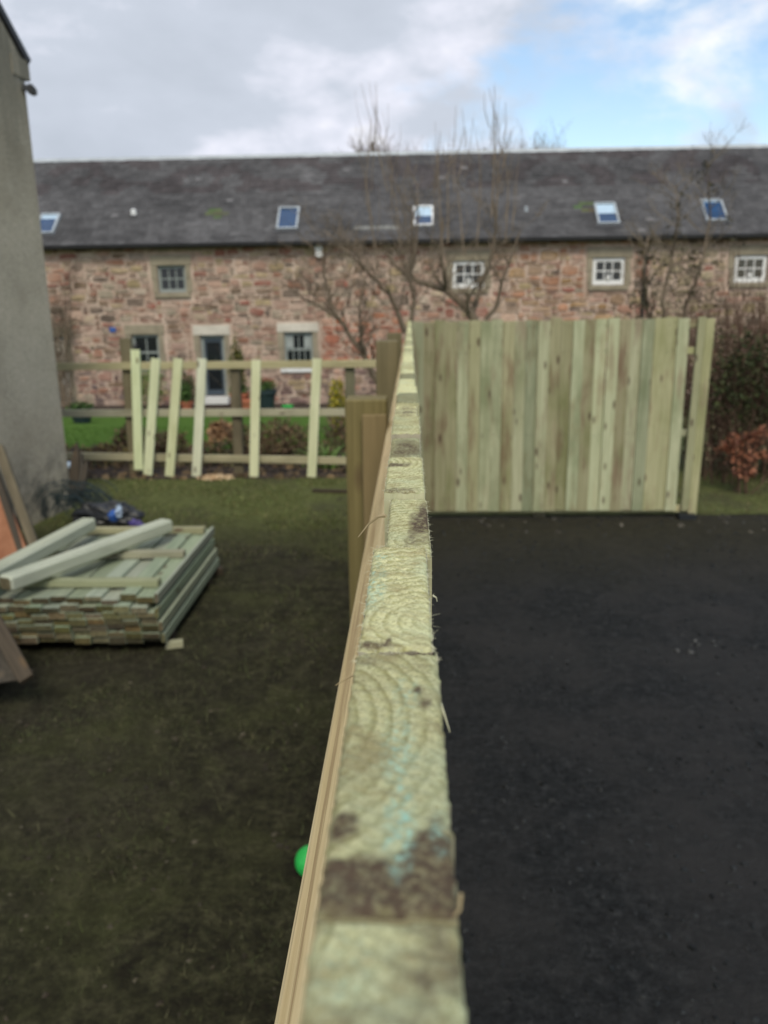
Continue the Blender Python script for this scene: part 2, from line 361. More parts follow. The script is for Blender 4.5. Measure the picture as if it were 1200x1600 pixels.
# ------------------------------------------------------------------ ground
def H(x,y):
    t_=min(1,max(0,(y-9.8)/13.5)); t_=t_*t_*(3-2*t_)*.5+t_*.5
    return -.93*t_
def sheet(name, xs, ys, mat, lift, kind='structure', rough=0, clip=None):
    mb=MB(); vs=[]
    for y in ys:
        for x in xs:
            xx,yy=(x,y) if clip is None else clip(x,y)
            vs.append((xx,yy,H(xx,yy)+lift+(rough*(noise.noise(Vector((xx*2.2,yy*2.2,0)))+.5*noise.noise(Vector((xx*9,yy*9,3)))) if rough else 0)))
    nx=len(xs); fs=[(j*nx+i,j*nx+i+1,(j+1)*nx+i+1,(j+1)*nx+i) for j in range(len(ys)-1) for i in range(nx-1)]
    mb.add(vs,fs); o=mb.build(name,mat,None,(0,0,0),smooth=True); tag(o,kind=kind); return o
far=[-900,-300,-100,-40,-20]
sheet('ground',far+list(np.arange(-12,13,1.))+[20,40,100,300,900],[-60,-20,-5]+list(np.arange(0,30,1.))+[40,80,200,500,1500],'field',-.035)
sheet('worn_grass',np.arange(-12,.001,.1),np.arange(-3,9.15,.1),'worn_grass',0,rough=.010)
sheet('soil_strip',np.arange(-12,2.9,.15),np.arange(9.1,11.6,.15),'earth',.004,rough=.02)
sheet('gravel_yard',np.arange(.001,12,.12),np.arange(-3,7.36,.12),'yard',.0,rough=.007)
sheet('grass_verge',np.arange(.05,12,.15),np.arange(7.3,9.4,.15),'worn_grass',.006,rough=.015)
def bedclip(x,y): return (x, y)
sheet('lawn',np.arange(-14,4,.25),np.arange(11.5,22.6,.25),'lawn',.012,rough=.01)
sheet('house_border',np.arange(-16,22,.5),np.arange(22.5,25.3,.35),'earth',.016,rough=.02)

def blades(name, n, xr, yr, h, cols, wd=.004, lean=.6, mask=None, seed=1):
    r=np.random.RandomState(seed)
    x=r.uniform(*xr,n); y=yr[0]+(yr[1]-yr[0])*r.uniform(0,1,n)**1.0
    if mask is not None:
        k=mask(x,y,r); x,y=x[k],y[k]; n=len(x)
    z=np.array([H(a,b_) for a,b_ in zip(x,y)])-.004
    a=r.uniform(0,6.283,n); hh=h*r.uniform(.4,1.3,n); l=lean*hh*r.uniform(.2,1.6,n); la=r.uniform(0,6.283,n)
    sc=np.clip(y/4,.7,3)
    dx=np.cos(a)*wd*sc; dy=np.sin(a)*wd*sc
    V=np.empty((n,3,3),np.float32)
    V[:,0]=np.stack([x-dx,y-dy,z],1); V[:,1]=np.stack([x+dx,y+dy,z],1); V[:,2]=np.stack([x+l*np.cos(la),y+l*np.sin(la),z+hh],1)
    c=np.array(cols)[r.randint(0,len(cols),n)]*r.uniform(.6,1.35,(n,1))
    me=D.meshes.new(name); me.vertices.add(n*3); me.vertices.foreach_set('co',V.ravel())
    me.loops.add(n*3); me.loops.foreach_set('vertex_index',np.arange(n*3,dtype=np.int32))
    me.polygons.add(n); me.polygons.foreach_set('loop_start',np.arange(0,n*3,3,dtype=np.int32))
    me.update()
    at_=me.color_attributes.new('Col','FLOAT_COLOR','POINT')
    cc=np.ones((n,3,4),np.float32); cc[:,:,:3]=c[:,None,:]; at_.data.foreach_set('color',cc.ravel())
    return tag(put(name,me,None,None,'leaf'),kind='stuff')
def clump(x,y,r):
    f=np.array([noise.noise(Vector((a*1.7,b_*1.7,5)))+.5*noise.noise(Vector((a*6,b_*6,2))) for a,b_ in zip(x,y)])
    return f+r.uniform(-.25,.25,len(x))>-.05
blades('grass_blades',70000,(-4.2,-.02),(1.0,7.2),.022,[(.05,.06,.026),(.075,.088,.035),(.11,.105,.055),(.045,.04,.022)],.0024,1.2,clump,1)
blades('grass_tufts',7000,(-4.2,-.05),(1.2,7.2),.05,[(.06,.075,.03),(.095,.115,.045),(.13,.13,.065)],.0022,.7,lambda x,y,r:np.array([noise.noise(Vector((a*5,b_*5,9))) for a,b_ in zip(x,y)])>.12,11)
blades('green_grass_blades',30000,(-6,-.02),(6.8,9.1),.04,[(.10,.13,.04),(.13,.16,.055),(.17,.16,.07)],.002,.8,clump,2)
blades('verge_blades',14000,(.1,7),(7.35,9.3),.05,[(.09,.12,.045),(.13,.14,.06),(.16,.12,.07)],.002,.8,clump,3)
blades('lawn_blades',30000,(-9,2.5),(11.6,17),.05,[(.06,.12,.02),(.09,.17,.03),(.07,.14,.025)],.003,.5,None,4)

def pebbles(name, n, xr, yr, cols, r0, r1, seed, mat='leaf', lift=0):
    rs=random.Random(seed); mb=MB()
    for i in range(n):
        x=rs.uniform(*xr); y=yr[0]+(yr[1]-yr[0])*rs.random()**1.5; r=rs.uniform(r0,r1)*rs.choice((.6,.8,1,1.5)); a=rs.uniform(0,6.28)
        ca,sa=math.cos(a),math.sin(a); vs=[]
        for (u,v_,z) in ((-1,-.6,0),(1,-.5,0),(.9,.7,0),(-.8,.6,0),(-.5,-.3,.6),(.5,-.35,.75),(.45,.4,.6),(-.45,.35,.7)):
            u+=rs.uniform(-.25,.25); v_+=rs.uniform(-.25,.25)
            vs.append((x+r*(u*ca-v_*sa),y+r*(u*sa+v_*ca),lift-.002+z*r))
        c=rs.choice(cols); k=rs.uniform(.6,1.3)
        mb.add(vs,[(4,5,6,7),(0,1,5,4),(1,2,6,5),(2,3,7,6),(3,0,4,7)],tuple(q*k for q in c))
    return tag(mb.build(name,mat,None,(0,0,0)),kind='stuff')
pebbles('gravel_stones',9000,(.03,5),(.9,7.3),[(.014,.016,.018),(.022,.024,.026),(.028,.029,.03),(.010,.011,.012)],.004,.011,5)
_q=G(1120,1000); pebbles('pale_scraps',14,(_q.x-.35,_q.x+.3),(_q.y-.18,_q.y+.2),[(.10,.10,.10),(.07,.07,.07)],.006,.012,61)
pebbles('pale_gravel_stones',24,(.03,4.5),(.9,7.3),[(.11,.11,.12),(.08,.08,.08)],.003,.008,6)
pebbles('earth_clods',2200,(-4,-.05),(1.1,7),[(.05,.04,.03),(.035,.03,.022),(.08,.07,.05)],.004,.010,7)
pebbles('bed_clods',1500,(-6,0),(9.1,11.4),[(.06,.045,.035),(.10,.07,.04),(.035,.028,.024),(.16,.11,.06)],.02,.05,8,lift=0)
pebbles('edge_stones',110,(.3,6),(6.7,7.6),[(.09,.08,.065),(.05,.045,.038)],.008,.024,9)
# ------------------------------------------------------------------ near fence, seen along its top
FX0,FX1 = -.0153,.0070
rings={0:(-.03,.05),1:(-.030,.012),2:(.010,-.030),3:(.004,-.028),4:(-.022,.03),5:(.02,0),6:(-.02,-.02)}
fence = thing('board_fence','long close-boarded timber fence running away, its rough sawn top edge in the foreground','fence',(0,3.5,0))
TOP=1.8
dx   = {0:.0,1:.0,2:-.0012,3:.0010,4:.0002,5:-.0004,6:.0006,7:-.0008,8:.001}
narr = {2:.0016,3:.0038,4:.0012,5:.0016,7:.0015}
dzs  = {0:0,1:0,2:.0006,3:-.0035,4:.0005,5:-.003,6:.001,7:-.002}
# (u across from left, v along from near, radius u, radius v, strength)
stains = {0:[(.8,.92,.35,.1,.7),(.5,.80,.6,.05,.4)],
          1:[(.5,.03,.9,.07,1.1),(.6,.09,.55,.07,1.2),(.9,.13,.35,.10,1.2),(.12,.08,.35,.06,.9),(.12,.22,.16,.055,1.0),(.83,.70,.10,.035,.9),(.75,.77,.09,.025,.8),(.12,.95,.2,.05,.5),(.88,.24,.1,.03,.4)],
          2:[(.15,.03,.25,.03,.5),(.4,.05,.06,.03,.9),(.5,.02,.6,.02,.4)],
          3:[(.78,.45,.33,.42,.95),(.95,.7,.2,.3,.6),(.5,.2,.2,.2,.3)],
          4:[(.4,.03,.6,.08,.5),(.3,.75,.5,.12,.8)], 5:[(.5,.5,.7,.5,.7)], 7:[(.5,.5,.7,.6,.6)]}
teals = {1:[(.58,.22,.16,.16,1.0),(.55,.5,.22,.18,.55),(.62,.75,.2,.12,.35),(.9,.2,.1,.08,.5)],2:[(.1,.55,.25,.3,.55),(.2,.86,.3,.05,.5)],0:[(.2,.9,.3,.1,.2)]}
tones = {0:.62,1:.52,2:.80,3:.62,4:.66,5:.30,6:.55,7:.95,8:.15,9:1.0,10:.95,11:.1,12:.9,13:.6,14:.8}
rb=random.Random(11)
FY1=7.1
k=-6
while True:
    y0=.006+.1*k; y1=y0+.1
    if y0>FY1-.1: break
    x0=FX0+dx.get(k,rb.uniform(-.0015,.0015))+narr.get(k,0); x1=FX1+dx.get(k,0)+(0 if k<8 else rb.uniform(-.001,.001))
    top=TOP+dzs.get(k,rb.uniform(-.0025,.0015)); 
    nx,ny=(26,100) if 0<=k<=7 else ((8,30) if k<20 and k>0 else (3,6))
    g_=.0005
    mb=MB(); cx,cy=(x0+x1)/2,(y0+y1)/2; vs=[]; cols=[]
    for j in range(ny+1):
        for i in range(nx+1):
            u,v_=i/nx,j/ny
            x=x0+(x1-x0)*u; y=y0+g_+(y1-y0-2*g_)*v_
            e=min(u*(x1-x0),(1-u)*(x1-x0),v_*.1,(1-v_)*.1)
            z=-.0012*math.exp(-e/.0007)
            if nx>10:
                z+=.00035*noise.noise(Vector((x*700,y*700,k)))+.0005*noise.noise(Vector((x*180,y*180,k+.5)))+.00025*math.sin(y*1500+x*900+2*noise.noise(Vector((x*90,y*90,k))))
                if e<.0003:
                    x+=.0007*noise.noise(Vector((0,y*420,k+3)))+.0004*noise.noise(Vector((0,y*1700,k+8))); y+=.0005*noise.noise(Vector((x*600,0,k+6)))
            sr=sum(s_*max(0,1-((u-a)/ru)**2-((v_-b_)/rv)**2) for a,b_,ru,rv,s_ in stains.get(k,[]))
            tr=sum(s_*max(0,1-((u-a)/ru)**2-((v_-b_)/rv)**2) for a,b_,ru,rv,s_ in teals.get(k,[]))
            if sr>0: sr=min(1,max(0,sr*1.35*(1+1.1*noise.noise(Vector((x*110,y*75,7+k)))+.6*noise.noise(Vector((x*420,y*420,9+k))))-.10))
            if tr>0: tr=min(1,max(0,tr*(1+1.5*noise.noise(Vector((x*520,y*520,3+k))))))
            vs.append((x-cx,y-cy,z)); cols.append((sr,tr,tones.get(k,rb.choice((.3,.5,.6,.9,.95)) if (i,j)==(0,0) else None) if k in tones else None))
    tone=tones.get(k) or rb.choice((.25,.4,.6,.8,1.0,1.0))
    cols=[(a,b_,tone) for a,b_,_ in cols]
    fs=[(j*(nx+1)+i,j*(nx+1)+i+1,(j+1)*(nx+1)+i+1,(j+1)*(nx+1)+i) for j in range(ny) for i in range(nx)]
    nt_=len(fs)
    bor=[i for i in range(nx+1)]+[j*(nx+1)+nx for j in range(1,ny+1)]+[ny*(nx+1)+i for i in range(nx-1,-1,-1)]+[j*(nx+1) for j in range(ny-1,0,-1)]
    base=len(vs)
    for q in bor:
        a=vs[q]; vs.append((a[0]*1.0,a[1]*1.0,-TOP+.03)); cols.append((0,0,tone))
    nb=len(bor); rc=rings.get(k,(rb.choice((-1,1))*rb.uniform(.006,.03),rb.uniform(-.05,.05)))
    for q in range(nb): q2=(q+1)%nb; fs.append((bor[q2],bor[q],base+q,base+q2))
    me=D.meshes.new('board'); me.from_pydata(vs,[],fs)
    a_=me.color_attributes.new('Col','FLOAT_COLOR','POINT'); a_.data.foreach_set('color',[x for c in cols for x in (*c,1)])
    rg=me.color_attributes.new('Ring','FLOAT_COLOR','POINT'); rg.data.foreach_set('color',[x for q in vs for x in (q[0]-rc[0],(q[1]-rc[1])*.8,0,1)])
    me.materials.append(MT['end_grain']); me.materials.append(MT['board_wood'])
    me.polygons.foreach_set('material_index',[0]*nt_+[1]*nb)
    me.polygons.foreach_set('use_smooth',[True]*nt_+[False]*nb); me.update()
    put('board',me,fence,Matrix.Translation((cx,cy,top)))
    k+=1
RZT=CAMZ-.27
beam('rail',(-.0355,-.6,RZT-.0375),(-.0355,FY1-.05,RZT-.0375),.0385,.075,'rail_wood',fence,(1,0,0),.0015)
beam('rail',(-.0355,-.6,.95),(-.0355,FY1-.05,.95),.0385,.075,'rail_wood',fence,(1,0,0),.002)
beam('rail',(-.0355,-.6,.22),(-.0355,FY1-.05,.22),.0385,.075,'rail_wood',fence,(1,0,0),.002)
for y,zt in ((1.9,1.686),(3.7,1.755),(5.5,1.74)):
    beam('fence_post',(-.1065,y+.05,-.05),(-.1065,y+.05,zt),.1,.1,'post_wood',fence,(1,0,0),.004)
p_=beam('batten',(-.086,1.889,.4),(-.086,1.889,1.652),.058,.022,'post_lite',fence,(1,0,0),.002); p_['label']='lighter batten fixed to the front of the post'
# fibres along the sawn edges and three long splinters
fb=MB(); rf=random.Random(3)
for i in range(2600):
    y=.2+rf.random()**1.3*1.3
    kk=int((y-.006)/.1); e=rf.random()
    if e<.40: x=FX1+dx.get(kk,0)-.0003; d=Vector((rf.uniform(.2,1),rf.uniform(-.7,.7),rf.uniform(-.5,.6)))
    elif e<.6: x=FX0+dx.get(kk,0)+narr.get(kk,0)+.0003; d=Vector((-rf.uniform(.2,1),rf.uniform(-.7,.7),rf.uniform(-.6,.5)))
    else: x=rf.uniform(FX0+.002,FX1-.001); y=.006+.1*round((y-.006)/.1)+rf.uniform(-.002,.002); d=Vector((rf.uniform(-1,1),rf.uniform(-1,.3),rf.uniform(.1,.8)))
    if e>.72: x=rf.uniform(FX0+.001,FX1)
    l=rf.choice((.0006,.0008,.001,.0014,.002,.003 if rf.random()<.35 else .001))*rf.uniform(.6,1.2); d.normalize()
    p=Vector((x,y,TOP+dzs.get(kk,0)-.0006)); q=p+d*l*.5; d2=(d+Vector((rf.uniform(-.8,.8),rf.uniform(-.8,.8),rf.uniform(-.8,.5)))).normalized()
    r=rf.uniform(.00004,.00010); fb.tube([p,q,q+d2*l*.6],[r,r*.8,r*.3],3,cap=False)
tag(fb.build('wood_fibre','fibre',fence),kind='stuff')
def splinter(pts,r,flat=1.0,mat='fibre_brown'):
    mb=MB(); mb.tube([Vector(p) for p in pts],[r*(1-.75*i/(len(pts)-1)) for i in range(len(pts))],5); mb.build('splinter',mat,fence)
splinter([P(603,806,.352),P(590,808,.354),P(575,820,.356),P(560,839,.356)],.0009)
splinter([P(570,1050,.222),P(548,1057,.222),P(524,1071,.22)],.0005)
splinter([P(688,1098,.187),P(696,1122,.187),P(703,1144,.187)],.0004,mat='fibre')
splinter([P(676,930,.255),P(682,934,.255),P(683,940,.255)],.0003,mat='fibre')
splinter([P(720,1396,.1085),P(718,1422,.1075),P(702,1440,.107),P(670,1447,.107)],.0004,mat='fibre_brown')


# ------------------------------------------------------------------ panel across the yard
PY=7.2
pf = thing('fence_panel','upright run of pale green vertical boards facing the viewer across the dark yard','fence panel',(1.2,PY,0))
xl=P(645,506,PY).x-.01; xr=P(1078,500,PY).x; nbd=24; bw=(xr-xl)/nbd; ztop=P(860,500,PY).z
rp=random.Random(5)
PV=[.93*(.75+.25*_v)*_v**.0 if 0 else _v for _v in [.72,.66,.74,.74,1.02,.86,1.0,1.0,.86,.98,.76,1.05,.80,.80,1.08,.80,1.16,1.16,.76,1.02,.80,1.0,.92,1.1]]; PV=[.93+(v-.93)*1.05 for v in PV]
PH=[.52,.465,.48,.48,.53,.48,.52,.52,.475,.51,.55,.51,.465,.465,.53,.48,.53,.53,.46,.50,.54,.485,.485,.515]
for i in range(nbd):
    x=xl+bw*(i+.5); wdt=bw-.0015; zt=ztop+rp.uniform(-.006,.006)+(.012 if i%5==2 else 0)
    yy=PY+(0 if i%3!=1 else .014)+rp.uniform(-.002,.002)
    po=beam('board',(x,yy,.075+rp.uniform(-.006,.006)),(x+rp.uniform(-.003,.003),yy,zt),wdt,.022,'panel_board',pf,(1,0,0),.0012)
    po.color=(PV[i]*rp.uniform(.96,1.04),1.05 if PH[i]<.5 else .85,.49+(PH[i]-.49)*.6+rp.uniform(-.006,.006),1)
xe=P(1115,498,PY).x
nh=MB()
for i in range(nbd):
    for z in (ztop-.045,P(1088,548,PY).z,P(1088,677,PY).z,P(1086,796,PY).z):
        for q in (-.022,.022):
            x=xl+bw*(i+.5)+q; c_=(x,PY-.0135,z+rp.uniform(-.012,.012))
            nh.add([(c_[0]-.005,c_[1]+.006,c_[2]),(c_[0],c_[1]+.006,c_[2]-.005),(c_[0]+.005,c_[1]+.006,c_[2]),(c_[0],c_[1]+.006,c_[2]+.005),(c_[0],c_[1],c_[2])],[(0,1,4),(1,2,4),(2,3,4),(3,0,4)])
tag(nh.build('nail_heads','gutter',pf),kind='stuff')
for z,hh in ((ztop-.045,.075),(P(1088,548,PY).z,.06),(P(1088,677,PY).z,.06),(P(1086,796,PY).z,.06)):
    beam('rail',(xl,PY+.05,z),(xe-.02,PY+.05,z),.038,hh,'panel_wood',pf,(0,1,0),.003)
xa=P(1096,500,PY).x
b1=beam('batten',(xa-.016,PY,.07),(xa+.006,PY,ztop+.01),.062,.022,'panel_wood',pf,(1,0,0),.002)
beam('fence_post',(xa+.052,PY+.035,-.1),(xa+.078,PY+.035,ztop-.005),.078,.09,'panel_wood',pf,(1,0,0),.004)
beam('fence_post',(xl+.05,PY+.12,-.1),(xl+.05,PY+.12,ztop-.05),.1,.1,'dark_post',pf,(1,0,0),.004)
beam('fence_post',(1.2,PY+.12,-.1),(1.2,PY+.12,ztop-.05),.1,.1,'dark_post',pf,(1,0,0),.004)
o=MB(); o.box((-.06,-.03,0),(.09,.05,.045)); q=o.build('prop_block','black',None,(0,0,0)); q.matrix_basis=Matrix.Translation((xa-.02,PY-.05,.003)); tag(q,'small black block on the ground under the right-hand end of the upright board panel','block')

# ------------------------------------------------------------------ half built rail fence on the left
lf = thing('rail_fence','half-built post and rail fence with three horizontal rails between lawn and garden bed','fence',(-2,9.4,0))
def LY(x): return 9.22-.035*(x+1.0)*1.9         # depth of the rails along x (nearer to the right)
def onrail(px,py):
    y=9.3
    for _ in range(5): y=LY(P(px,py,y).x)
    return P(px,py,y)
for (a,b_) in (((60,573),(592,568)),((60,646),(552,644)),((85,712),(552,720))):
    p0,p1=onrail(*a),onrail(*b_); p0=p0+(p0-p1)*.12
    beam('rail',p0,p1,.038,.085,'frame_wood',lf,(0,1,0),.003)
for px,pt,wd in ((193,528,.13),(365,574,.11),(546,572,.11)):
    p=onrail(px,pt); beam('fence_post',(p.x-.02,p.y+.08,-.1),(p.x,p.y+.08,p.z),wd,.1,'dark_post',lf,(1,0,0),.005)
def paling(x0,y0,x1,y1,label,w_=.105):
    t_=onrail(x0,y0); b_=onrail(x1,y1); t_.y-=.035
    bz=.015; bb=P(x1,y1,t_.y-.10); bb.z=max(bz,bb.z)
    o=beam('paling',bb,t_,w_,.035,'pale_wood',None,(1,0,0),.003)
    tag(o,label,'fence board','pale boards leaning on the rail fence')
paling(213,546,217,734,'pale paling farthest left on the rail fence, upright and overlapping the tilted one beside it')
paling(245,560,231,742,'narrow pale paling tilted to the right, second from the left on the rail fence')
paling(280,560,265,745,'pale paling leaning right at a slant, third from the left on the rail fence')
paling(317,560,307,745,'pale paling slightly tilted, just left of the house door behind the rail fence')
paling(401,562,397,748,'pale upright paling standing alone just right of the house door, on the rail fence')
paling(496,560,487,748,'pale upright paling farthest right, in front of the white-silled ground floor window')
sb=MB(); rs=random.Random(2)
c0=G(338,748,0)
for i in range(160):
    a=rs.uniform(0,6.28); r=rs.random()**.7; x=c0.x+.22*r*math.cos(a); y=c0.y+.15*r*math.sin(a); z=.004+.035*(1-r)*rs.random()
    d=Vector((rs.uniform(-1,1),rs.uniform(-1,1),rs.uniform(-.2,.5))).normalized()*.025; e=d.orthogonal().normalized()*.01
    p=Vector((x,y,z+.01)); sb.add([p-d-e,p+d-e,p+d+e,p-d+e],[(0,1,2,3)],rs.choice(((.50,.36,.22),(.42,.28,.16),(.6,.46,.3))))
tag(sb.build('wood_shavings','leaf'),'small heap of orange-brown wood shavings on the grass by the leaning palings','shavings',kind='stuff')
a,b_=G(488,767,.02),G(545,768,.02); tag(beam('batten',a,b_,.04,.03,'old_wood',None,(0,0,1)),'thin dark batten lying on the grass beside the fence','batten')

# ------------------------------------------------------------------ stack of panels
SR=math.radians(1.0); SO=Vector((-1.44,4.19,0))
def SP(u,v_,z):            # u metres left of the front right corner, v back
    return SO+Matrix.Rotation(SR,3,'Z')@Vector((-u,v_,0))+Vector((0,0,z))
rsn=random.Random(21)
names=['bottom fence panel of the flat pile on the grass, resting on bearers','second fence panel from the bottom in the flat pile','third fence panel from the bottom in the flat pile','top fence panel of the flat pile, cross rails uppermost, under two loose posts']
z=.062; PL=1.44
for kx in range(4):
    sh=rsn.uniform(-.02,.02); shv=rsn.uniform(-.015,.02)
    fp=thing('fence_panel',names[kx],'fence panel',SP(.5,.7,z),SR,'fence panels stacked flat on the grass')
    sx_=Matrix.Rotation(SR,3,'Z')@Vector((1,0,0))
    for lay in (0,1):
        so_=rsn.uniform(0,.05)
        for i in range(10):
            u=.05+.1*i+sh+so_*(lay); dz=rsn.choice((0,.004,.010,.016)); dv=rsn.uniform(-.016,.014); th=rsn.choice((.030,.036,.042))
            if lay and kx==3: continue
            zz=z+lay*.037+dz*(.6 if lay else 1)
            beam('board',SP(u,shv+dv,zz+th/2),SP(u,PL+shv+dv,zz+th/2),.0985 if rsn.random()<.7 else .092,th,'stack_wood',fp,sx_,.002,endmat='stack_end')
    zr=z+.060
    for j,v_ in enumerate((.17,.70,PL-.13)):
        if kx<3: break
        rx=beam('rail',SP(1.0+sh,v_+shv+.02,zr+.012),SP(0.015+sh,v_+shv+(.04 if j==1 else 0),zr+.012),.07,.03 if kx<3 else .04,'stack_rail',fp,Matrix.Rotation(SR,3,'Z')@Vector((0,1,0)),.002)
    # edge timber down the right side
    beam('edge_rail',SP(-.012+sh,shv,z+.034),SP(-.012+sh,PL+shv,z+.034),.022,.056,'stack_wood',fp,Matrix.Rotation(SR,3,'Z')@Vector((1,0,0)),.002,endmat='stack_end')
    z+=.079
for v_,nm in ((.22,'front timber bearer under the flat pile of panels'),(1.2,'rear timber bearer under the flat pile of panels')):
    tag(beam('bearer',SP(.95,v_,.027),SP(-.03,v_,.027),.08,.052,'old_wood',None,(0,1,0)),nm,'timber')
ztp=z+.02+.0375
def loose(a,b_,za,zb,label,w_=.105):
    p0=G(*a,za); p1=G(*b_,zb)
    tag(beam('timber_post',p0,p1,w_,w_*.85,'post_pale',None,(0,1,.0),.014,endmat='stack_end'),label,'timber post','loose posts on top of the panel pile')
loose((-60,925),(140,818),ztp+.03,ztp+.03,'loose pale square post lying on the panel pile, the one farther left')
loose((8,912),(262,820),ztp+.02,ztp+.02,'loose pale square post lying diagonally across the top panel, the longer one on the right')
c0=G(272,1008,.02); tag(beam('timber_offcut',c0+Vector((-.05,0,0)),c0+Vector((.045,.03,0)),.05,.04,'stack_rail',None,(0,1,0)),'short pale timber offcut on the grass by the pile corner','offcut')
c0=G(345,893,.03); tag(beam('timber_offcut',c0+Vector((-.13,.0,0)),c0+Vector((.01,.03,.0)),.06,.05,'old_wood',None,(0,1,0)),'dark timber offcut sticking out under the rear of the pile','offcut')

# ------------------------------------------------------------------ harled gable house at left
A8=math.radians(8); gd=Vector((-math.sin(A8),-math.cos(A8),0)); gn=Vector((math.cos(A8),-math.sin(A8),0))   # along the gable towards us, outward normal
GC=Vector((-3.41,7.72,0))
hh_ = thing('harled_house','grey harled gable end of a house at the left edge, with sloping stone coping','house',GC+gd*3)
EZ=P(42,92,7.72).z; HW=3.1; RP=.93
def W(s_,o_,z): return GC+gd*s_+gn*o_+Vector((0,0,z))
mb=MB()
for (o_,rev) in ((0,False),(-7,True)):
    vs=[W(0,o_,-.1),W(2*HW,o_,-.1),W(2*HW,o_,EZ),W(HW,o_,EZ+HW*RP),W(0,o_,EZ)]
    mb.add(vs,[(0,1,2,3,4)] if rev else [(4,3,2,1,0)])
mb.add([W(0,0,-.1),W(0,-7,-.1),W(0,-7,EZ),W(0,0,EZ)],[(0,1,2,3)])
mb.add([W(2*HW,0,-.1),W(2*HW,-7,-.1),W(2*HW,-7,EZ),W(2*HW,0,EZ)],[(3,2,1,0)])
mb.build('wall','harl',hh_)
for sg,nm in ((0,0),(1,1)):
    s0,s1=(-.1,HW) if not sg else (2*HW+.1,HW)
    q=Vector((0,0,.07)); 
    a,b_=W(s0,-.13,EZ+.02-.1*RP*1+.0),W(s1,-.13,EZ+HW*RP+.03)
    beam('coping_stone',a+q,b_+q,.30,.07,'slate_bed',hh_,gn,.01)
    mb=MB(); e0=W(s0,-.32,EZ-.1*RP+.04); e1=W(s1,-.32,EZ+HW*RP+.05); e2=W(s1,-7.1,EZ+HW*RP+.05); e3=W(s0,-7.1,EZ-.1*RP+.04)
    up=Vector((0,0,.05)); mb.add([e0,e1,e2,e3,e0+up,e1+up,e2+up,e3+up],[(0,1,2,3),(4,5,6,7),(0,1,5,4),(2,3,7,6),(3,0,4,7)]); mb.build('roof','slate_bed',hh_)
# skew putt block at the eave
mb=MB(); M=Matrix((gn,-gd,Vector((0,0,1)))).transposed().to_4x4(); M.translation=W(.05,-.15,EZ-.06)
mb.box((-.15,-.12,-.10),(.16,.13,.06),M); mb.build('skew_putt','harl',hh_)
cl=thing('security_light','small black floodlight on the outer corner of the harled gable, under the coping','floodlight',P(44,140,7.7))
c0=P(44,138,7.7); M=Matrix.Translation(c0)@Matrix.Rotation(.3,4,'Z')@Matrix.Rotation(.25,4,'Y')@Matrix.Scale(.75,4)
mb=MB(); mb.box((-.06,-.03,-.03),(.0,.03,.03),M); mb.build('bracket','black',cl)
mb=MB(); vs=[(0,-.05,-.045),(.05,-.06,-.055),(.085,-.05,-.05),(.085,.05,-.05),(.05,.06,-.055),(0,.05,-.045),(0,-.05,.045),(.05,-.06,.045),(.095,-.05,.01),(.095,.05,.01),(.05,.06,.045),(0,.05,.045)]
mb.add([M@Vector(v) for v in vs],[(0,5,4,3,2,1),(6,7,8,9,10,11),(0,1,7,6),(1,2,8,7),(2,3,9,8),(3,4,10,9),(4,5,11,10),(5,0,6,11)]); mb.build('lamp_head','black',cl)
mb=MB(); mb.box((.0951,-.045,-.045),(.099,.045,.005),M); mb.build('lens','lamp_grey',cl)

# things leaning by the gable
ob=thing('leaning_board','orange-brown plywood board with a timber edge leaning on the harled wall','board',G(20,880,0))
def quad_slab(name,pts,th,mat,parent):
    p=[Vector(q) for q in pts]; n=(p[1]-p[0]).cross(p[2]-p[0]).normalized()*th
    mb=MB(); mb.add(p+[q+n for q in p],[(3,2,1,0),(4,5,6,7),(0,1,5,4),(1,2,6,5),(2,3,7,6),(3,0,4,7)]); return mb.build(name,mat,parent)
Y1,Y0=6.05,5.65
quad_slab('sheet',[P(-60,750,6.2),P(5,768,6.0),P(46,872,5.62),P(-60,912,5.6)],.02,'ply',ob)
beam('edge_batten',P(-2,698,6.15),P(57,862,5.66),.07,.05,'brown_wood',ob,(1,0,0),.004)
beam('edge_batten',P(-14,716,6.17),P(36,866,5.68),.05,.06,'old_wood',ob,(1,0,0),.004)
ob=thing('leaning_plank','dark weathered plank leaning at the left edge in front of the panel pile','plank',G(20,1080,0))
beam('plank',P(-30,930,3.75),P(42,1062,3.4),.07,.03,'old_wood',ob,(1,0,0),.004)
quad_slab('sheet',[P(-120,935,3.8),P(-32,935,3.78),P(30,1062,3.46),P(-120,1085,3.42)],.015,'old_wood',ob)
def blob(name,c,r,mat,label,cat,sq=(1,1,.7),nz=.35,seed=0,n1=14,n2=9,fr=3.,parent=None,**kw):
    mb=MB(); vs=[];fs=[]
    for j in range(n2+1):
        ph=math.pi*j/n2
        for i in range(n1):
            a=2*math.pi*i/n1; d=Vector((math.sin(ph)*math.cos(a),math.sin(ph)*math.sin(a),math.cos(ph)))
            k=1+nz*noise.noise(d*fr+Vector((seed,0,0)))+.4*nz*noise.noise(d*fr*3+Vector((seed,2,0)))
            vs.append((c[0]+d.x*r*sq[0]*k,c[1]+d.y*r*sq[1]*k,max(c[2]+d.z*r*sq[2]*k,c[2]-r*sq[2]*.9)))
    for j in range(n2):
        for i in range(n1): i2=(i+1)%n1; fs.append((j*n1+i,(j+1)*n1+i,(j+1)*n1+i2,j*n1+i2))
    mb.add(vs,fs); o=mb.build(name,mat,parent)
    if label: tag(o,label,cat,**kw)
    return o
g=G(20,1078,0); blob('rubbish_bag',(g.x-.22,g.y+.02,.13),.17,'black','dark crumpled plastic bag at the left edge by the leaning plank','bag',nz=.4,seed=4,fr=1.8,n1=28,n2=18)
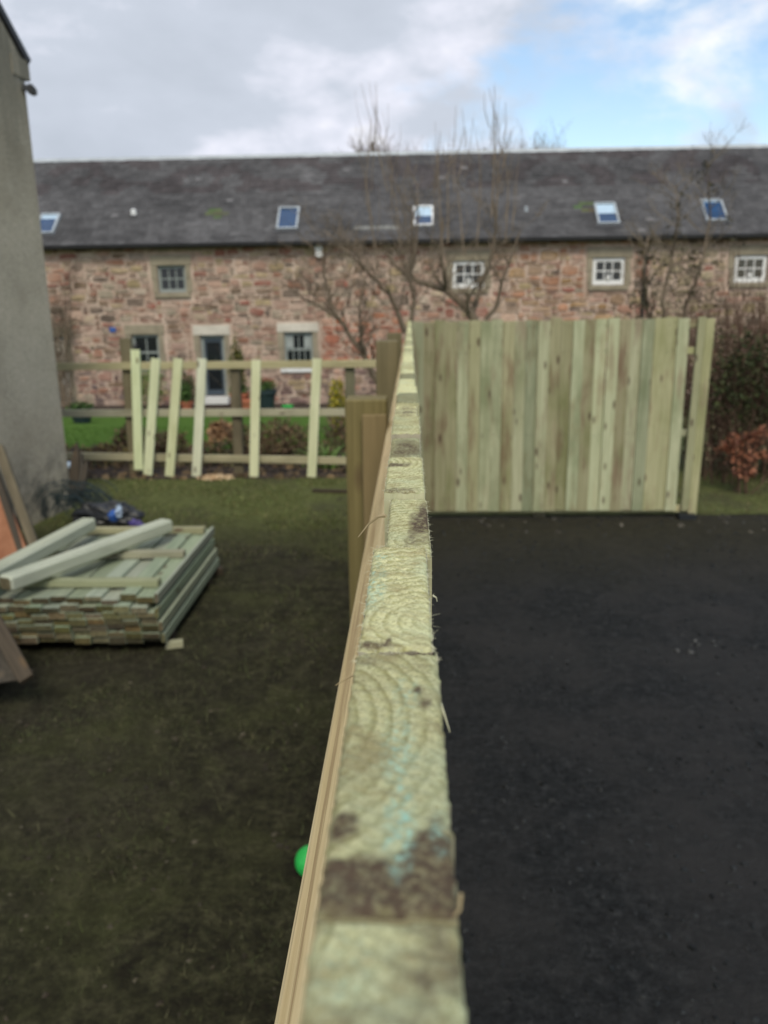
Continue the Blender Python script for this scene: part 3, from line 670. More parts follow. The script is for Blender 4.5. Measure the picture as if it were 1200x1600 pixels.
g=G(150,838,0); blob('rubbish_bag',(g.x+.02,g.y+.25,.13),.2,'black','black crumpled plastic bag behind the panel pile, beside the harled wall','bag',sq=(1.5,1,.55),nz=.4,seed=8,n1=32,n2=20,fr=1.8)
blob('plastic_wrapper',P(186,800,6.35),.042,'bluew','shiny pale blue plastic wrapper on the black bag behind the pile','wrapper',sq=(.6,.8,1.1),nz=.9,seed=1)
blob('plastic_tub',P(178,806,6.4),.055,'blue','blue plastic tub lying behind the panel pile','tub',sq=(.8,.8,.9),nz=.3,seed=2)
blob('plastic_wrapper',P(212,818,6.3),.04,'purple','violet plastic wrapper on the ground just right of the blue tub','wrapper',sq=(1.4,.8,.7),nz=.7,seed=3)
blob('plastic_wrapper',P(109,727,7.75),.035,'bluew','tiny pale scrap of plastic at the foot of the harled corner','wrapper',sq=(1.,.6,.9),nz=.7,seed=6)
# bundle of netting against the wall
nb=MB(); rs=random.Random(9); c0=G(72,850,0)
for i in range(60):
    r=rs.uniform(.12,.34); cx_=c0.x+rs.uniform(-.14,.16); cy_=c0.y+.75+rs.uniform(-.25,.15); t0=rs.uniform(-.4,.8); t1=t0+rs.uniform(1,2.6); ph=rs.uniform(-.5,.5)
    nb.tube([Vector((cx_+r*math.cos(t0+(t1-t0)*q/8)*math.cos(ph),cy_+r*math.cos(t0+(t1-t0)*q/8)*math.sin(ph)*.5,.05+r*1.1*abs(math.sin(t0+(t1-t0)*q/8)))) for q in range(9)],[.004]*9,4,cap=False)
tag(nb.build('wire_netting','darkpot'),'tangled coil of dark wire netting at the foot of the harled wall','netting')
# old pointed stakes
st_=thing('old_stakes','bundle of dark weathered pointed stakes standing at the corner of the harled house','stakes',G(120,780,0))
for (xt,yt,xb,yb,w_) in ((122,690,116,784,.07),(130,708,122,782,.06),(116,706,110,786,.05),(137,716,130,768,.03)):
    Yb=7.35; t_=P(xt,yt,Yb+.12); b_=P(xb,yb,Yb-.05); L_=(t_-b_).length; w_*=.9; mb=MB(); q=w_/2
    mb.add([(-q,-.02,0),(q,-.02,0),(q,.02,0),(-q,.02,0),(-q,-.02,L_*.78),(q,-.02,L_*.70),(q,.02,L_*.70),(-q,.02,L_*.78),(-q*.3,-.01,L_),(-q*.1,.01,L_*.99)],[(0,3,2,1),(0,1,5,4),(1,2,6,5),(2,3,7,6),(3,0,4,7),(4,5,8),(5,6,9,8),(6,7,9),(7,4,8,9)])
    put('stake',mb.mesh('stake'),st_,frameM(b_,t_,(1,0,0)),'old_wood')
# green ball below the fence
c0=G(474,1346,.055); bl=blob('garden_ball',(c0.x+.026,c0.y,.055),.055,'green','bright green plastic ball on the grass, half hidden behind the fence rail','ball',sq=(1,1,1),nz=.03,n1=24,n2=16)

# ------------------------------------------------------------------ stone house
HY=25.0; HX0,HX1=-17.,21.; HB=-.98; EAV=P(600,376,HY).z
sh=thing('stone_house','long two-storey rubble stone house with slate roof, skylights and small paned windows, behind the garden','house',(2,HY,HB))
def rect(x0,y0,x1,y1):
    a=P(x0,y0,HY); b_=P(x1,y1,HY); return (a.x,b_.z,b_.x,a.z)      # x0,z0,x1,z1
openings=[]   # rect, kind
W_=[('upper_grey',rect(245,415,292,457)),('upper_white',rect(707,408,757,450)),('upper_white',rect(927,403,975,445)),('upper_white',rect(1149,399,1196,441)),
    ('sash',rect(205,523,252,580)),('door',rect(312,524,356,624)),('sash_wide',rect(443,519,490,574)),('pale_door',rect(84,527,113,628))]
surr=[]
# regions occupied by dressed stone: name, rect
def around(r,l=.2,t_=.32,b_=.14): return (r[0]-l,r[1]-b_,r[2]+l,r[3]+t_)
CW,CH=.085,.062
NX=int((HX1-HX0)/CW); NZ=int((EAV-HB)/CH)
occ=np.zeros((NZ,NX),bool)
def block(r):
    i0=max(0,int((r[0]-HX0)/CW)); i1=min(NX,int(math.ceil((r[2]-HX0)/CW))); j0=max(0,int((r[1]-HB)/CH)); j1=min(NZ,int(math.ceil((r[3]-HB)/CH)))
    occ[j0:j1,i0:i1]=True
for kd,r in W_: block((r[0]-.2,r[1]-(.18 if 'door' not in kd else 0),r[2]+.2,r[3]+.34))
# mortar wall with openings
xs=sorted({HX0,HX1}|{v for _,r in W_ for v in (r[0],r[2])}); zs=sorted({HB-.3,EAV+.05}|{v for _,r in W_ for v in (r[1],r[3])})
mb=MB()
for i in range(len(xs)-1):
    for j in range(len(zs)-1):
        cx_,cz_=(xs[i]+xs[i+1])/2,(zs[j]+zs[j+1])/2
        if any(r[0]<cx_<r[2] and r[1]<cz_<r[3] for _,r in W_): continue
        mb.add([(xs[i],HY,zs[j]),(xs[i+1],HY,zs[j]),(xs[i+1],HY,zs[j+1]),(xs[i],HY,zs[j+1])],[(0,1,2,3)])
for _,r in W_:
    x0,z0,x1,z1=r; q=HY+.22
    mb.add([(x0,HY,z0),(x1,HY,z0),(x1,HY,z1),(x0,HY,z1),(x0,q,z0),(x1,q,z0),(x1,q,z1),(x0,q,z1)],[(0,4,5,1),(1,5,6,2),(2,6,7,3),(3,7,4,0),(4,7,6,5)])
RY=HY+3.15; RZ_=P(600,240,RY).z
mb.add([(HX0,HY,HB-.3),(HX0,HY+6.3,HB-.3),(HX0,HY+6.3,EAV),(HX0,RY,RZ_-.1),(HX0,HY,EAV)],[(0,4,3,2,1)])
mb.add([(HX1,HY,HB-.3),(HX1,HY+6.3,HB-.3),(HX1,HY+6.3,EAV),(HX1,RY,RZ_-.1),(HX1,HY,EAV)],[(0,1,2,3,4)])
mb.add([(HX0,HY+6.3,HB-.3),(HX1,HY+6.3,HB-.3),(HX1,HY+6.3,EAV),(HX0,HY+6.3,EAV)],[(3,2,1,0)])
mb.build('wall','mortar',sh)
# rubble stones
rs=random.Random(33)
pal=[((.28,.15,.105),5),((.36,.225,.175),6),((.25,.10,.075),6),((.31,.24,.14),4),((.19,.13,.09),5),((.28,.235,.18),4),((.14,.105,.085),3),((.37,.28,.17),3)]
pool=[c for c,n_ in pal for _ in range(n_)]
stones=[]
def tryplace(w_,h_):
    for _ in range(1):
        i=rs.randint(0,NX-w_); j=rs.randint(0,NZ-h_)
        if not occ[j:j+h_,i:i+w_].any():
            occ[j:j+h_,i:i+w_]=True; stones.append((i,j,w_,h_))
for (w_,h_,n_) in ((7,5,40),(6,5,90),(7,3,160),(6,4,120),(5,4,260),(4,4,240),(5,3,900),(4,3,1500),(6,2,1500),(5,2,2500),(3,3,2200),(4,2,4000),(3,2,3000)):
    for _ in range(n_): tryplace(w_,h_)
for j in range(NZ):
    i=0
    while i<NX:
        if occ[j,i]: i+=1; continue
        w_=1; mx=rs.randint(2,6)
        while i+w_<NX and w_<mx and not occ[j,i+w_]: w_+=1
        h_=1
        while h_<rs.choice((1,1,2,2)) and j+h_<NZ and not occ[j+h_,i:i+w_].any(): h_+=1
        occ[j:j+h_,i:i+w_]=True; stones.append((i,j,w_,h_)); i+=w_
def stone_geo(i,j,w_,h_):
    x0=HX0+i*CW; z0=HB+j*CH; x1=x0+w_*CW; z1=z0+h_*CH
    g_=rs.uniform(.012,.028); jx=min(.05,.14*(x1-x0)); jz=min(.04,.16*(z1-z0)); x0+=g_;x1-=g_;z0+=g_*.8;z1-=g_*.8
    c=((x0+x1)/2,(z0+z1)/2); pts=[]
    for (x,z_) in ((x0,z0),(c[0],z0),(x1,z0),(x1,c[1]),(x1,z1),(c[0],z1),(x0,z1),(x0,c[1])):
        cor=(x!=c[0]) and (z_!=c[1])
        s_=.88 if cor else 1.0
        pts.append((c[0]+(x-c[0])*s_+rs.uniform(-jx,jx)*.7,c[1]+(z_-c[1])*s_+rs.uniform(-jz,jz)*.7))
    d=rs.uniform(.012,.04); vs=[(x,HY+.01,z_) for x,z_ in pts]+[(c[0]+(x-c[0])*.97,HY-d*.7,c[1]+(z_-c[1])*.97) for x,z_ in pts]+[(c[0]+(x-c[0])*.80+rs.uniform(-.005,.005),HY-d-rs.uniform(0,.008),c[1]+(z_-c[1])*.80) for x,z_ in pts]
    fs=[]
    for r in range(2):
        for k_ in range(8): k2=(k_+1)%8; fs.append((r*8+k_,r*8+k2,r*8+8+k2,r*8+8+k_))
    fs.append(tuple(range(16,24)))
    k_=rs.uniform(.8,1.2); col=rs.choice(pool)
    # stone quarries differ along the wall: ochre and lichen to the right, red repair stones by the doorway
    if c[0]>7.0 and rs.random()<.75: col=rs.choice(((.28,.22,.13),(.22,.18,.11),(.30,.25,.17),(.18,.14,.10)))
    elif 2.5<c[0]<6.5 and rs.random()<.5: col=rs.choice(((.33,.21,.11),(.36,.19,.12),(.30,.2,.13)))
    if -3.1<c[0]<-.2 and HB+1.0<c[1]<HB+2.7 : col=rs.choice(((.36,.13,.08),(.40,.16,.09),(.30,.12,.08)))
    if c[1]<HB+1.1 and rs.random()<.6: col=rs.choice(((.22,.12,.10),(.17,.11,.10),(.26,.14,.11),(.13,.095,.09)))  # low stones dark red-brown, with the shadow down there put into their colour
    if rs.random()<.30 and c[0]<3: col=tuple(a*.5+b_*.5 for a,b_ in zip(col,(.52,.41,.34)))
    col=tuple(q*k_ for q in col)
    return vs,fs,col,c,(x1-x0)*(z1-z0)
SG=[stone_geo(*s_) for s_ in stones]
vis=lambda c: -12.4<c[0]<11.2 and c[1]>HB+.3
order=sorted(range(len(SG)),key=lambda q:-(SG[q][4] if vis(SG[q][3]) else 0))
big=set(order[:290]); stuff=MB()
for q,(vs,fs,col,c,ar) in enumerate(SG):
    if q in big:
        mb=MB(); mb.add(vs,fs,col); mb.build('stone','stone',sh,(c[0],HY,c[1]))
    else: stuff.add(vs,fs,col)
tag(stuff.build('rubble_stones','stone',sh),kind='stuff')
# dressed stones, windows, doors
def cube(name,x0,x1,z0,z1,y0,y1,mat,parent):
    me=D.meshes.new(name); bm=bmesh.new(); bmesh.ops.create_cube(bm,size=1)
    for v in bm.verts: v.co=Vector((v.co.x*(x1-x0),v.co.y*(y1-y0),v.co.z*(z1-z0)))
    bmesh.ops.bevel(bm,geom=bm.edges[:],offset=min(.008,.2*min(x1-x0,y1-y0,z1-z0)),segments=1,affect='EDGES'); bm.to_mesh(me); bm.free()
    return put(name,me,parent,Matrix.Translation(((x0+x1)/2,(y0+y1)/2,(z0+z1)/2)),mat)
for kd,r in W_:
    x0,z0,x1,z1=r; pale = kd in('door','sash_wide'); ls='pale_stone' if pale else 'sandstone'
    cube('lintel',x0-.19,x1+.19,z1+.004,z1+(.30 if kd!='sash_wide' else .27),HY-.045,HY+.15,ls,sh)
    if 'door' not in kd:
        cube('sill',x0-.12,x1+.12,z0-.14,z0-.004,HY-.09,HY+.15,'sandstone' if kd!='sash_wide' else 'white_paint',sh)
    nj=2 if 'door' not in kd else 4
    for j in range(nj):
        za=z0+(z1-z0)*j/nj+.004; zb=z0+(z1-z0)*(j+1)/nj-.004
        for sgn in (0,1):
            ww=.19 if (j+sgn)%2 else .15
            if sgn: cube('jamb_stone',x1+.004,x1+ww,za,zb,HY-.035,HY+.15,'sandstone',sh)
            else: cube('jamb_stone',x0-ww,x0-.004,za,zb,HY-.035,HY+.15,'sandstone',sh)
    if kd.startswith('upper') or kd.startswith('sash'):
        fm='white_paint' if kd=='upper_white' else 'grey_paint'
        fw=.10 if kd=='upper_white' else .075; yf=HY+(.03 if kd=='upper_white' else .07)
        mb=MB(); x0+=.01;x1-=.01;z0+=.01;z1-=.01
        mb.box((x0,yf,z0),(x0+fw,yf+.07,z1)); mb.box((x1-fw,yf,z0),(x1,yf+.07,z1)); mb.box((x0+fw+.001,yf,z1-fw),(x1-fw-.001,yf+.07,z1)); mb.box((x0+fw+.001,yf,z0),(x1-fw-.001,yf+.07,z0+fw*1.3))
        wo_=mb.build('window',fm,sh,((x0+x1)/2,yf,z0))
        nc,nr=(3,2) if kd.startswith('upper') else ((2,2) if kd=='sash' else (4,2))
        gx0,gx1,gz0,gz1=x0+fw,x1-fw,z0+fw*1.3,z1-fw
        if kd.startswith('sash'):
            zm=(gz0+gz1)/2; mb=MB(); mb.box((gx0+.001,yf+.012,zm-.03),(gx1-.001,yf+.06,zm+.03)); mb.build('meeting_rail',fm,wo_)
        mb=MB(); bt=.032 if kd!='sash_wide' else .026
        for c_ in range(1,nc):
            x=gx0+(gx1-gx0)*c_/nc; mb.box((x-bt/2,yf+.02,gz0+.001),(x+bt/2,yf+.05,gz1-.001))
        if kd.startswith('upper'): z_=(gz0+gz1)/2; mb.box((gx0+.001,yf+.023,z_-.017),(gx1-.001,yf+.047,z_+.017))
        mb.build('glazing_bars',fm,wo_)
        for c_ in range(nc):
            for r_ in range(nr):
                xa,xb=gx0+(gx1-gx0)*c_/nc,gx0+(gx1-gx0)*(c_+1)/nc; za,zb=gz0+(gz1-gz0)*r_/nr,gz0+(gz1-gz0)*(r_+1)/nr
                mb=MB(); mb.box((xa+.002,yf+.034,za+.002),(xb-.002,yf+.038,zb-.002)); mb.build('pane','glass',wo_)
        if kd=='sash_wide':
            for a_ in (0,1):
                mb=MB(); xx=gx0 if not a_ else gx1-.2; n_=9
                vs=[(xx+.2*i/n_,yf+.031+.0015*math.sin(i*2.2),z_) for z_ in (zm+.05,gz1-.01) for i in range(n_+1)]
                mb.add(vs,[(i,i+1,n_+2+i,n_+1+i) for i in range(n_)]); mb.build('curtain','curtain',wo_)
        if kd=='upper_white':
            mb=MB(); mb.lathe([(.05,0),(.07,.06),(.03,.12),(.05,.17)],((gx0+gx1)/2,yf-.0,gz0-.0),8); 
            mb.build('ornament','white_paint',wo_)
    if kd=='door':
        yf=HY+.08; fw=.09
        mb=MB(); mb.box((x0+.005,yf,z0+.12),(x0+fw,yf+.08,z1-.01)); mb.box((x1-fw,yf,z0+.12),(x1-.005,yf+.08,z1-.01)); mb.box((x0+fw+.001,yf,z1-fw),(x1-fw-.001,yf+.08,z1-.01))
        fr_=mb.build('door_frame','grey_paint',sh,((x0+x1)/2,yf,z0))
        mb=MB(); mb.box((x0+fw+.004,yf+.03,z0+.13),(x1-fw-.004,yf+.075,z1-fw-.004)); dr=mb.build('door','dark_paint',sh,((x0+x1)/2,yf,z0))
        zc=z0+.13+(z1-z0)*.46
        for za,zb,nm in ((z0+.3,zc-.12,'lower'),(zc+.12,z1-fw-.12,'upper')):
            mb=MB(); mb.box((x0+fw+.07,yf+.02,za),(x1-fw-.07,yf+.029,zb)); mb.build('pane','glass',dr)
        mb=MB(); mb.box((x0+fw+.004,yf+.012,zc-.02),(x1-fw-.004,yf+.0295,zc+.07)); mb.build('letter_rail','white_paint',dr)
        mb=MB(); mb.tube([Vector((x1-fw-.05,yf+.01,zc+.12)),Vector((x1-fw-.12,yf,zc+.12))],[.012,.01],6); mb.build('handle','lead',dr)
        cube('door_step',x0+.05,x1+.08,z0-.12,z0+.10,HY-.30,HY+.07,'white_paint',sh)
    if kd=='pale_door':
        mb=MB(); mb.box((x0+.02,HY+.06,z0),(x1-.02,HY+.11,z1-.02)); mb.build('door','pale_stone',sh,((x0+x1)/2,HY,z0))
# roof
RL=math.hypot(RY-(HY-.22),RZ_-(EAV-.02)); rdir=Vector((0,RY-(HY-.22),RZ_-(EAV-.02))).normalized(); rn=Vector((0,-rdir.z,rdir.y)); E0=Vector((0,HY-.22,EAV+.0))
def RP_(x,s_,o_=0): return Vector((x,0,0))+E0+rdir*s_+rn*o_
mb=MB()
th=Vector((0,0,-.09)); yb=HY+6.3+.22
vs=[RP_(HX0-.1,0),RP_(HX1+.1,0),RP_(HX1+.1,RL),RP_(HX0-.1,RL),Vector((HX1+.1,yb,EAV)),Vector((HX0-.1,yb,EAV))]
mb.add(vs+[v+th for v in vs],[(0,1,2,3),(3,2,4,5),(7,6,9,8),(8,9,11,10),(0,6,7,1),(0,3,9,6),(2,1,7,8),(3,5,11,9),(4,2,8,10),(5,4,10,11)])
roof=mb.build('roof','slate_bed',sh)
mb=MB(); rs=random.Random(77); gauge=.165; nr_=int(RL/gauge)
for j in range(nr_+1):
    s0=j*gauge; s1=min(RL-.01,s0+gauge*1.35); x=HX0-(.14 if j%2 else 0)
    if s0>RL-.06: break
    while x<HX1:
        w_=rs.uniform(.20,.28)*(1-.25*j/nr_); h_=.018+rs.uniform(0,.009); jj=rs.uniform(-.012,.012)
        nn=noise.noise(Vector((x*.45,s0*.8,1)))*.5+noise.noise(Vector((x*1.6,s0*3,5)))*.35; k_=(1+nn*.8)*rs.uniform(.86,1.14)
        col=(.080*k_,.078*k_,.081*k_)
        if s0>RL*.55 and noise.noise(Vector((x*1.1,s0*1.3,9)))>.05: col=(.065*k_,.057*k_,.059*k_)
        if rs.random()<.008: col=(.16,.155,.16)
        for mx,ms in ((P(340,338,26.5).x,1.35),(P(905,330,26.5).x,1.4)):
            if ((x-mx)/.55)**2+((s0-ms)/.3)**2<rs.uniform(.1,1.0) and rs.random()<.7: col=(.10*rs.uniform(.8,1.2),.11*rs.uniform(.8,1.2),.055)
        if abs(s0-.45)<.1 and P(548,365,25.4).x<x<P(612,365,25.4).x: col=(.2,.2,.19)
        a,b_=x+.004,x+w_-.004
        mb.add([RP_(a,s0+jj,.003),RP_(b_,s0+jj,.003),RP_(a,s0+jj,h_),RP_(b_,s0+jj,h_),RP_(b_,s1,.004),RP_(a,s1,.004)],[(0,1,3,2),(2,3,4,5),(0,2,5),(1,4,3)],col)
        x+=w_
mb2=mb; sl_=mb.build('slates','slate',roof); sl_['kind']='stuff'
xx=HX0
while xx<HX1:
    w_=1.45; mb=MB(); 
    vs=[(xx,RY-.16,RZ_-.13),(xx,RY-.06,RZ_+.045),(xx,RY+.06,RZ_+.045),(xx,RY+.16,RZ_-.13)]; vs2=[(xx+w_-.006,y_,z_) for _,y_,z_ in vs]
    mb.add(vs+vs2,[(0,1,5,4),(1,2,6,5),(2,3,7,6),(0,3,2,1),(4,5,6,7)]); mb.build('ridge_cap','lead',roof,(xx,RY,RZ_)); xx+=w_
mb=MB(); n_=8; pts=[]
prof=[(.0,.05),(.0,-.02),(-.03,-.06),(-.08,-.075),(-.12,-.05),(-.13,.0),(-.13,.03)]
for x in (HX0-.1,HX1+.1): pts+= [(x,HY-.24+a,EAV-.06+b_) for a,b_ in prof]
m_=len(prof); mb.add(pts,[(i,i+1,m_+i+1,m_+i) for i in range(m_-1)]+[tuple(range(m_)),tuple(range(2*m_-1,m_-1,-1))]); mb.build('gutter','gutter',sh)
for (x0,y0,x1,y1,fm,bl_) in ((62,337,88,367,'lead',.25),(434,327,467,360,'lead',.0),(648,325,675,355,'white_paint',.5),(929,320,966,352,'lead',.5),(1096,315,1134,347,'lead',.1)):
    # base of the skylight on the roof plane: intersect the lower and upper lines of sight with it
    def hit(px,py):
        d=ray(px,py); t_=(E0-CP).dot(rn)/d.dot(rn); q=CP+d*t_; return q.x,(q-E0).dot(rdir)
    xm=(x0+x1)/2; _,s0=hit(xm,y1); _,s1=hit(xm,y0); xa=hit(xm,(y0+y1)/2)[0]; hw=.30 if x1-x0<30 else .32
    M=Matrix((Vector((1,0,0)),rdir,rn)).transposed().to_4x4(); M.translation=RP_(xa,s0)
    hgt=s1-s0
    mb=MB(); f=.055
    mb.box((-hw,0,.01),(-hw+f,hgt,.09),M); mb.box((hw-f,0,.01),(hw,hgt,.09),M); mb.box((-hw+f+.001,0,.01),(hw-f-.001,f,.085),M); mb.box((-hw+f+.001,hgt-f,.01),(hw-f-.001,hgt,.1),M)
    skl=mb.build('skylight',fm,roof)
    skl.parent=None; skl.parent=sh; skl.matrix_basis=wm(sh).inverted()@Matrix.Translation(wm(roof).translation)
    mb=MB(); mb.box((-hw+f+.002,f+.002,.045),(hw-f-.002,hgt-f-.002,.055),M); mb.build('pane','skyglass',skl)
    if bl_: mb=MB(); mb.box((-hw+f+.004,hgt*(1-bl_),.0555),(hw-f-.004,hgt-f-.004,.058),M); mb.build('blind','blind',skl)
    mb=MB(); mb.box((-hw-.08,-.16,.022),(hw+.08,-.002,.034),M); mb.build('flashing','slate_bed',skl)
vp=hit(209,336); mb=MB(); q=RP_(vp[0],vp[1],.0)
mb.lathe([(.09,0),(.08,.1),(.1,.12),(.05,.17)],q,8); mb.build('roof_vent','white_paint',sh)
vp=hit(822,331); mb=MB(); q=RP_(vp[0],vp[1],.0); mb.lathe([(.06,0),(.05,.1),(.07,.12),(.04,.15)],q,8); mb.build('roof_vent','lead',sh)
r=rect(493,379,505,402); mb=MB(); x0,z0,x1,z1=r; mb.box((x0,HY-.22,z0+.22),(x1,HY-.05,z1)); mb.box((x0+.01,HY-.2,z0),(x1-.01,HY-.055,z0+.21)); mb.build('alarm_box','white_paint',sh)
r=rect(1001,376,1010,500); mb=MB(); mb.tube([Vector(((r[0]+r[2])/2,HY-.09,HB)),Vector(((r[0]+r[2])/2,HY-.09,EAV-.1))],[.045,.045],8); mb.build('downpipe','gutter',sh)
c0=P(213,545,HY-.12); mb=MB(); mb.lathe([(.03,0),(.07,.03),(.09,.22),(.02,.33)],c0-Vector((0,0,.15)),6); mb.box((c0.x-.02,c0.y,c0.z+.1),(c0.x+.02,HY,c0.z+.14)); mb.build('wall_lantern','black',sh)
c0=P(176,515,HY-.05); mb=MB(); mb.box((c0.x-.1,HY-.06,c0.z-.07),(c0.x+.1,HY-.045,c0.z+.07)); mb.build('wall_plaque','blue',sh)

# ------------------------------------------------------------------ plants
def leaves(mb, n, fpos, size, cols, rs, up=.3):
    for _ in range(n):
        p=fpos(); d=Vector((rs.gauss(0,1),rs.gauss(0,1),rs.gauss(0,1)+up)).normalized(); e=d.orthogonal().normalized(); e.rotate(Matrix.Rotation(rs.uniform(0,6.28),3,d)); l=size*rs.uniform(.6,1.4); w_=e.cross(d)*l*.35
        k=rs.uniform(.7,1.3); c=tuple(q*k for q in rs.choice(cols))
        mb.add([p,p+e*l*.5+w_,p+e*l,p+e*l*.5-w_],[(0,1,2,3)],c)
def ell(c,r,rs,shell=.35):
    def f():
        d=Vector((rs.gauss(0,1),rs.gauss(0,1),rs.gauss(0,1))).normalized()
        k=(shell+(1-shell)*rs.random()**.5)*(1+.35*noise.noise(d*2.2+Vector(c)))
        return Vector((c[0]+d.x*r[0]*k,c[1]+d.y*r[1]*k,max(H(c[0],c[1]),c[2]+d.z*r[2]*k)))
    return f
def grow(mb, p, d, l, r, lvl, rs, up=.25, spread=.6, kids=(2,4), minr=.002):
    n_=4 if lvl>0 else 3; pts=[p.copy()]; rad=[r]; q=p.copy(); dd=d.copy()
    for i in range(n_):
        dd=(dd+Vector((rs.gauss(0,.13),rs.gauss(0,.13),up*.35+rs.gauss(0,.08)))).normalized(); q=q+dd*l/n_; pts.append(q.copy()); rad.append(max(minr,r*(1-.6*(i+1)/n_)))
    mb.tube(pts,rad,4 if r>.012 else 3,cap=False)
    if lvl>0:
        for _ in range(rs.randint(*kids)):
            t_=rs.uniform(.25,1); i=min(n_-1,int(t_*n_)); s_=pts[i].lerp(pts[i+1],t_*n_-i)
            a=rs.uniform(0,6.28); o_=Vector((math.cos(a),math.sin(a),0)); nd=(dd*(1-spread)+o_*spread+Vector((0,0,up))).normalized()
            grow(mb,s_,nd,l*rs.uniform(.45,.75),max(minr,rad[i]*.55),lvl-1,rs,up,spread,kids,minr)
def bare_tree(name,label,base,Y,limbs,trunk_r,seed,lvl=2,twiglen=.9,shoots=(),step=3,kids=(2,4)):
    rs=random.Random(seed); b0=Vector(base); t_=thing(name,label,'tree',b0)
    tr=MB(); cr=MB()
    for pts,r0,r1 in limbs:
        pp=[]; 
        for i,(x,y,dy) in enumerate(pts): pp.append(P(x,y,Y+dy))
        if pts[0][1]>=480 and r0>=trunk_r*.9: pp=[Vector((b0.x,b0.y,b0.z-.05))]+pp
        # smooth
        sm=[]
        for i in range(len(pp)-1):
            for q in range(3): sm.append(pp[i].lerp(pp[i+1],q/3)+Vector((rs.gauss(0,.012),rs.gauss(0,.012),0)))
        sm.append(pp[-1]); n_=len(sm); rr=[r0+(r1-r0)*i/(n_-1) for i in range(n_)]
        tr.tube(sm,rr,7,cap=False)
        for i in range(2,n_):
            if i%step: continue
            for _ in range(rs.randint(1,2)):
                a=rs.uniform(0,6.28); d=Vector((math.cos(a),math.sin(a)*.8,rs.uniform(.3,1.3))).normalized()
                grow(cr,sm[i],d,twiglen*rs.uniform(.6,1.3),max(.005,rr[i]*.42),lvl,rs,.22,.55,kids,.0027)
    for (x0,y0,x1,y1,r) in shoots:
        a=P(x0,y0,Y+rs.uniform(-.3,.3)); b_=P(x1,y1,Y+rs.uniform(-.3,.3)); m_=a.lerp(b_,.5)+Vector((rs.uniform(-.12,.12),0,0)); m2=a.lerp(b_,.78)+Vector((rs.uniform(-.1,.1),0,0))
        cr.tube([a,a.lerp(m_,.5),m_,m2,b_],[r,r*.85,r*.65,r*.45,r*.2],4,cap=False)
        for _ in range(4):
            q=a.lerp(b_,rs.uniform(.1,.7)); s_=rs.choice((-1,1)); e=q+Vector((s_*rs.uniform(.05,.2),0,rs.uniform(.3,.9)))
            cr.tube([q,q.lerp(e,.5)+Vector((s_*.04,0,0)),e],[r*.45,r*.35,r*.15],3,cap=False)
    tr.build('trunk','bark',t_,smooth=True); cr.build('crown','twig',t_)
    return t_
Yt=15.
b0=G(745,600,0); b0=Vector((P(748,560,Yt).x,Yt,H(0,Yt)))
bare_tree('bare_tree','leafless tree with a thick forked trunk rising behind the upright board panel',b0,Yt,
 [([(742,500,0),(725,478,0),(700,455,.1),(668,444,.3),(640,436,.4),(618,415,.6),(600,392,.7)],.10,.02),
  ([(700,455,.1),(692,425,-.2),(688,395,-.3),(693,340,-.3)],.05,.015),
  ([(735,495,0),(745,468,.1),(752,440,.2),(768,410,.3),(775,360,.3),(770,310,.2)],.06,.014),
  ([(758,500,-.2),(775,480,-.2),(785,440,-.3),(800,400,-.3),(812,360,-.3)],.045,.012),
  ([(640,436,.4),(648,400,.3),(645,350,.2),(652,310,.2)],.04,.01)],.10,41,2,.62,
 [(693,400,688,205,.018),(700,380,712,165,.018),(725,400,722,170,.016),(745,390,738,185,.014),(768,340,764,138,.02),(775,350,790,160,.02),(790,380,778,175,.016),(652,330,640,250,.012),(672,400,680,190,.012),(710,300,706,215,.01),(800,360,812,240,.012),(785,300,775,150,.012)],step=2,kids=(2,4))
Yt=13.
b0=Vector((P(600,640,Yt).x,Yt,H(0,Yt)))
bare_tree('bare_tree','leafless slender arching tree behind the rail fence, left of the near fence top',b0,Yt,
 [([(590,600,0),(572,560,0),(552,530,0),(530,500,.1),(515,470,.2),(508,430,.2),(506,390,.2)],.06,.014),
  ([(572,560,0),(562,520,-.2),(560,480,-.3),(575,420,-.3)],.035,.01),
  ([(640,520,.2),(648,470,.3),(640,430,.3),(652,380,.3),(655,330,.3)],.045,.012),
  ([(632,520,.2),(615,470,.1),(590,440,0),(560,410,-.1),(530,385,-.1)],.045,.012),
  ([(530,500,.1),(500,480,.2),(470,465,.3),(440,440,.4)],.028,.008)],.06,57,2,.55,
 [(640,400,606,240,.014),(606,300,588,130,.012),(612,330,598,175,.010),(590,420,564,130,.014),(575,330,558,190,.008),(625,380,610,240,.010),(580,300,570,180,.008)],step=1,kids=(3,4))
# leafy dark tree to the right
Yt=16.; rs=random.Random(91); b0=Vector((P(1060,520,Yt).x,Yt,H(0,Yt))); t_=thing('ivy_clad_tree','thin dark tree with sparse evergreen leaf clumps behind the right end of the panel','tree',b0)
tr=MB(); cr=MB()
for pts in ([(1040,560),(1035,470),(1050,400),(1060,340),(1055,290)],[(1060,560),(1070,480),(1095,420),(1110,340),(1105,250)],[(1040,560),(1010,480),(1005,420),(1012,370)]):
    pp=[P(x,y,Yt+rs.uniform(-.3,.3)) for x,y in pts]; pp[0]=b0+Vector((rs.uniform(-.2,.2),0,0)); tr.tube(pp,[.05,.035,.025,.018,.008][:len(pp)],6,cap=False)
    for i in range(1,len(pp)-1):
        for _ in range(5): 
            a=rs.uniform(0,6.28); grow(cr,pp[i].lerp(pp[i+1],rs.random()),Vector((math.cos(a),math.sin(a),.6)).normalized(),.6,.012,2,rs,.2,.55,(2,4),.003)
